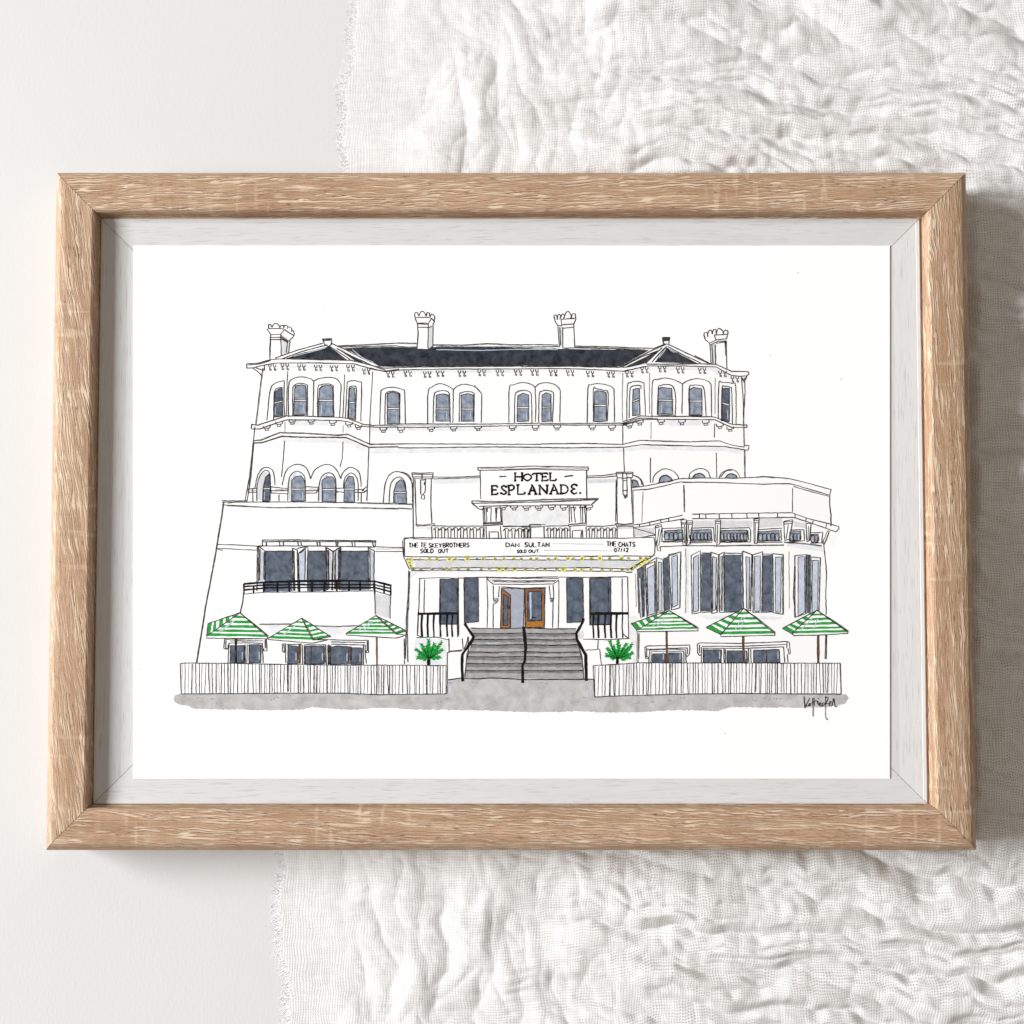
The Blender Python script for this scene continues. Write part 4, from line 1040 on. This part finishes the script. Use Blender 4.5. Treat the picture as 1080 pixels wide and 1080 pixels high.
s.ink('H', '110,702 258,698; 255,700 262,790; 296,705 480,700 490,715 490,785; 470,715 478,780; 296,792 490,790; 540,712 690,702; 680,712 684,780; 535,794 690,790; 740,714 826,712 830,782 730,790; 870,730 946,728 938,795 868,798; 100,795 245,792', 0.85)
for f in ('50,650 82,648 80,810 62,810', '86,655 122,655 108,800 86,810', '266,652 300,650 294,800 272,810', '510,645 544,642 530,800 512,800', '700,660 756,648 736,770 706,780', '842,672 872,672 862,780 846,790', '978,718 988,720 955,805 942,800'):
    s.fill('H', f, 'white', 4.8); s.ink('H', f + ' ' + f.split()[0], 0.95, 'ink', 6)
s.ink('H', '52,668 122,668; 54,676 118,678; 266,660 298,660; 268,672 298,674; 510,655 542,655; 512,668 542,668; 702,664 754,658; 704,676 752,672; 70,680 72,800; 98,680 90,800; 282,680 280,800; 520,670 518,800; 728,680 716,770; 856,690 852,780', 0.8, 'ink', 6.2)
s.fill('G', '845,690 885,680 888,760 865,810 848,810', 'white', 4.8); s.ink('G', '845,690 885,680 888,700 868,810 852,810 845,690; 850,700 880,692; 872,705 858,800', 0.95, 'ink', 6)
s.ink('L', '470,65 600,60; 455,100 600,94 800,92; 455,100 462,128 440,122 432,60; 642,60 790,55', 0.85); s.ink('M', '0,92 160,96 320,92 480,92 580,90; 0,66 130,64; 580,70 700,78 820,94; 180,66 350,64; 410,66 560,62', 0.85, twice=True)
s.build('frieze', hotel)

# ---- striped parasols
BANDS = ((.13, .23), (.33, .44), (.53, .64), (.72, .82), (.89, 1.0))
def parasol(sq, apex, main, side, val, pole, pole_mat, pw, seed):
    global s
    r2 = random.Random(seed)
    root = Sheet()
    s = root
    def L(a, b, t_): return (a[0] + (b[0] - a[0]) * t_, a[1] + (b[1] - a[1]) * t_)
    ox, oy = SQ[sq][:2]
    px = lambda p: (ox + p[0] / 6, oy + p[1] / 6)
    A_, B0, B1 = px(apex), px(main[0]), px(main[1])
    S0, S1 = px(side[0]), px(side[1])
    V = [px(p) for p in val]
    s.poly([A_, S0, S1, B0, B1] if S1 == B0 else [A_, B0, B1, S1], 'white', 8)
    s.poly([B0] + V + [B1], 'white', 8.2)
    for P0, P1, tt_ in ((B0, B1, BANDS), (S0, S1, BANDS)):
        for t0, t1 in tt_:
            a, b = L(A_, P0, t0 + r2.uniform(-.02, .02)), L(A_, P1, t0 + r2.uniform(-.02, .02)); c, d = L(A_, P1, t1), L(A_, P0, t1)
            n = 8; up = [L(a, b, i / n) for i in range(n + 1)]; dn = [L(c, d, i / n) for i in range(n + 1)]
            q_ = [(x + r2.uniform(-.2, .2), y_ + r2.uniform(-.3, .3)) for x, y_ in up + dn]
            s.poly(q_, 'green', 9)
    for _ in range(2):
        t_ = r2.uniform(.2, .5); a = L(L(A_, B0, .35), L(A_, B1, .35), t_); b = L(L(A_, B0, .85), L(A_, B1, .85), t_ - .12)
        s.line([a, b], 0.8, 'light', 9.6)
    for p in ([A_, B0], [A_, B1], [A_, S0], [A_, S1], [S0, S1], [B0] + V + [B1]): s.line(p, 0.9, 'ink', 10)
    s.line([L(A_, B1, .05), L((A_[0] + 1, A_[1]), (B1[0] + 1.2, B1[1] - .8), .5), (B1[0] + .8, B1[1] - 1)], 0.7, 'ink', 10)
    s.line([(A_[0] - .8, A_[1] + .8), (A_[0], A_[1] - .4), (A_[0] + .9, A_[1] + .8)], 0.9, 'ink', 10)
    o = root.build('drawn_parasol', print_root)
    s = Sheet(); s.ink(sq, pole, pw, pole_mat, 7); s.ink(sq, pole, 0.5, 'ink', 7.6)
    s.build('pole', o)
parasol('N', (438, 38), ((228, 184), (613, 190)), ((236, 106), (228, 184)), [(228, 198), (612, 202)], '412,195 412,355', 'black', 2.4, 1)
parasol('N', (828, 72), ((618, 198), (900, 210)), ((900, 210), (1012, 188)), [(616, 206), (900, 230), (1006, 206)], '816,236 816,360', 'pole', 2.2, 2)
parasol('O', (398, 56), ((208, 170), (525, 172)), ((525, 172), (590, 152)), [(214, 178), (525, 198), (592, 178)], '403,190 405,366', 'brown', 2.2, 3)
parasol('R', (635, 24), ((430, 148), (814, 138)), ((394, 106), (430, 148)), [(430, 158), (816, 152)], '617,158 620,355', 'pole', 2.5, 4)
parasol('S', (325, 10), ((181, 175), (522, 168)), ((88, 130), (181, 175)), [(182, 188), (522, 180)], '322,180 326,355', 'pole', 2.4, 5)
parasol('S', (790, 22), ((630, 170), (985, 160)), ((570, 136), (630, 170)), [(645, 182), (820, 178), (984, 168)], '797,180 797,355', 'pole', 2.6, 6)

# ---- potted palms
def palm(sq, c, tips, trunk, seed):
    global s
    r2 = random.Random(seed); s = Sheet()
    ox, oy = SQ[sq][:2]
    c = (ox + c[0] / 6, oy + c[1] / 6)
    for tx, ty in tips:
        T = (ox + tx / 6, oy + ty / 6)
        s.line([c, ((c[0] + T[0]) / 2, (c[1] + T[1]) / 2 - .6), T], 1.2, 'leaf', 7)
        for i in range(3, 14):
            t_ = i / 13; x, y_ = c[0] + (T[0] - c[0]) * t_, c[1] + (T[1] - c[1]) * t_
            a = math.atan2(T[1] - c[1], T[0] - c[0])
            for sg in (-1, 1):
                b = a + sg * r2.uniform(.6, 1.2); L_ = r2.uniform(1.8, 3.4) * (1.15 - .4 * t_)
                s.line([(x, y_), (x + math.cos(b) * L_, y_ + math.sin(b) * L_)], 1.05, 'leaf', 7.5, .05)
    for tx, ty in tips[::2]:
        T = (ox + tx / 6, oy + ty / 6)
        s.line([c, ((c[0] * .3 + T[0] * .7), (c[1] * .3 + T[1] * .7))], 0.6, 'black', 8.6)
    s.ink(sq, trunk, 3.0, 'black', 9)
    s.build('drawn_palm', print_root)
palm('O', (735, 330), ((652, 268), (662, 322), (686, 238), (730, 212), (768, 236), (812, 226), (818, 272), (802, 318), (700, 268), (672, 296), (776, 290), (748, 262), (722, 250), (795, 250)), '732,332 732,368', 1)
palm('R', (306, 330), ((236, 305), (240, 264), (258, 218), (312, 210), (362, 236), (398, 240), (402, 292), (384, 320), (280, 250), (345, 268), (256, 290), (370, 296), (318, 245), (270, 305), (385, 262)), '306,330 306,362', 2)

# ---- paling fences
def fence(x0, x1, top, bot, seed):
    global s
    r2 = random.Random(seed); s = Sheet()
    ty = lambda x: np.interp(x, [p[0] for p in top], [p[1] for p in top]); by = lambda x: np.interp(x, [p[0] for p in bot], [p[1] for p in bot])
    s.poly(list(top) + list(reversed(bot)), 'white', 11)
    x = x0 + 2.0
    while x < x1 - 1:
        w = r2.choice((0.7, 0.8, 0.9, 1.05)); lean = r2.gauss(0, .7)
        a, b = float(ty(x)) + r2.uniform(0, .8), float(by(x)) + r2.uniform(-1.2, .8)
        if r2.random() < 0.36: s.poly([(x, a), (x + r2.uniform(1.2, 2.2), a + .3), (x + r2.uniform(1.2, 2.0) + lean, b - .5), (x + lean, b - .5)], 'shade2' if r2.random() < .8 else 'pale', 12)
        s.line([(x, a), (x + lean * .4 + r2.uniform(-.2, .2), (a + b) / 2), (x + lean, b)], w * 0.95, 'ink' if r2.random() < .72 else 'pale', 13)
        x += r2.uniform(2.3, 4.3)
    s.line(list(top), 0.9, 'ink', 13.5); s.line(list(bot), 0.95, 'ink', 13.5)
    s.line([top[0], bot[0]], 0.9, 'ink', 13.5); s.line([top[-1], bot[-1]], 0.95, 'ink', 13.5)
    s.build('drawn_fence', print_root)
fence(190, 471.5, ((190, 700), (194, 699.3), (240, 699.6), (300, 700.8), (360, 701.6), (420, 701.5), (471.5, 702)), ((191, 731.8), (240, 731.5), (300, 731), (360, 731), (400, 732.6), (471, 731.7)), 3)
fence(625.5, 886, ((625.5, 702), (640, 701.3), (672, 699.2), (730, 699.2), (800, 699.4), (886, 699.6)), ((627, 735), (660, 733.6), (720, 732), (780, 731.3), (840, 731.8), (887, 732)), 5)

# ---- pavement wash
s = Sheet()
P1 = parse('N', '18,590 40,615 100,625 150,645 300,650 500,652 700,655 830,650 900,635 1075,650')[0]
P2 = parse('Q', '260,655 400,660 560,668 780,665 900,660')[0]
P3 = parse('R', '180,668 460,668 620,655 830,655 940,660 1010,640')[0]
P4 = parse('S', '280,635 500,638 720,640 900,630 970,610 992,575 975,553')[0]
low = P1 + parse('O', '300,650 380,640 500,640 640,650')[0] + P2 + P3 + P4
torn = []
for a, b in zip(low, low[1:]):
    n = max(1, int(abs(b[0] - a[0]) / 1.3))
    for j in range(n): torn.append((a[0] + (b[0] - a[0]) * j / n, a[1] + (b[1] - a[1]) * j / n + RNG.uniform(-.55, .55)))
torn.append(low[-1])
edge = torn + parse('S', '940,552')[0] + [(840, 731), (720, 731), (660, 732), (628, 734), (626.5, 717), (560, 717), (500, 715), (473, 717), (471.5, 731), (360, 730.5), (240, 731)] + parse('N', '50,552 25,560')[0]
s.poly(edge, 'road', 2.6)
r2 = random.Random(12)
for sq, x, y_ in (('N', 180, 575), ('N', 265, 582), ('N', 275, 610), ('N', 670, 575), ('N', 645, 588), ('N', 740, 562), ('O', 800, 600), ('O', 850, 580), ('Q', 90, 480), ('Q', 240, 482), ('Q', 680, 484), ('Q', 930, 572), ('R', 428, 606), ('R', 515, 602), ('R', 720, 578), ('R', 645, 590),
                  ('S', 388, 590), ('S', 475, 584), ('S', 518, 584), ('S', 550, 580), ('O', 870, 480), ('Q', 60, 580)):
    for _ in range(3):
        X, Y = SQ[sq][0] + (x + r2.uniform(-18, 18)) / 6, SQ[sq][1] + (y_ + r2.uniform(-5, 5)) / 6
        s.poly([(X + math.cos(k_) * r2.uniform(.4, 1.5), Y + math.sin(k_) * r2.uniform(.3, .8)) for k_ in (0, 1.05, 2.1, 3.14, 4.2, 5.2)], 'spot', 3.2)
for _ in range(14):
    X, Y = r2.choice((r2.uniform(484, 496), r2.uniform(598, 624))), r2.uniform(722, 736)
    s.poly([(X + math.cos(k_) * .5, Y + math.sin(k_) * .4) for k_ in (0, 1.5, 3.1, 4.6)], 'white', 4)
s.fill('Q', '80,500 95,500 95,548 80,548; 972,500 985,495 985,550 975,552', 'light', 3.4)
s.build('drawn_pavement', print_root)

# ---- signature and a few specks
s = Sheet()
s.ink('W', '235,258 240,370 246,480; ~340,292 305,360 250,462; ~246,480 262,445 300,440 330,430 352,405 340,395 322,415 330,440 360,425', 0.85, 'black', 14)
s.ink('W', '395,295 398,445; 422,280 424,430; ~362,392 420,362 455,345 475,350 488,378 492,400; 500,295 506,310; ~490,350 500,400 530,425 545,385 525,380 520,420 545,445 580,440', 0.7, 'black', 14)
s.ink('W', '~600,385 580,390 575,430 600,430 625,400 632,388; 638,255 640,440; ~640,290 672,272 688,292 660,360 650,392 690,400; ~700,415 735,395 745,355 715,365 708,420 735,448 765,425', 0.75, 'black', 14)
s.ink('W', '~765,425 785,330 796,300 806,340 815,420 835,462 856,440', 0.85, 'black', 14)
s.ink('W', '405,440 402,560 405,640', 1.3, 'pale', 14); s.ink('W', '640,440 638,560 640,670 675,690', 0.9, 'pale', 14); s.ink('W', '640,670 655,680 680,710', 0.7, 'ink', 14)
s.build('signature', print_root)
s = Sheet()
for x, y_ in ((841.5, 287.7), (764.4, 773.5), (148.5, 706), (192, 772), (887, 400), (812, 375), (341, 323)):
    s.poly([(x + math.cos(k_) * .5, y_ + math.sin(k_) * .5) for k_ in (0, 1.2, 2.5, 3.8, 5)], 'pale', 14)
o = s.build('paint_specks', print_root); o['kind'] = 'stuff'
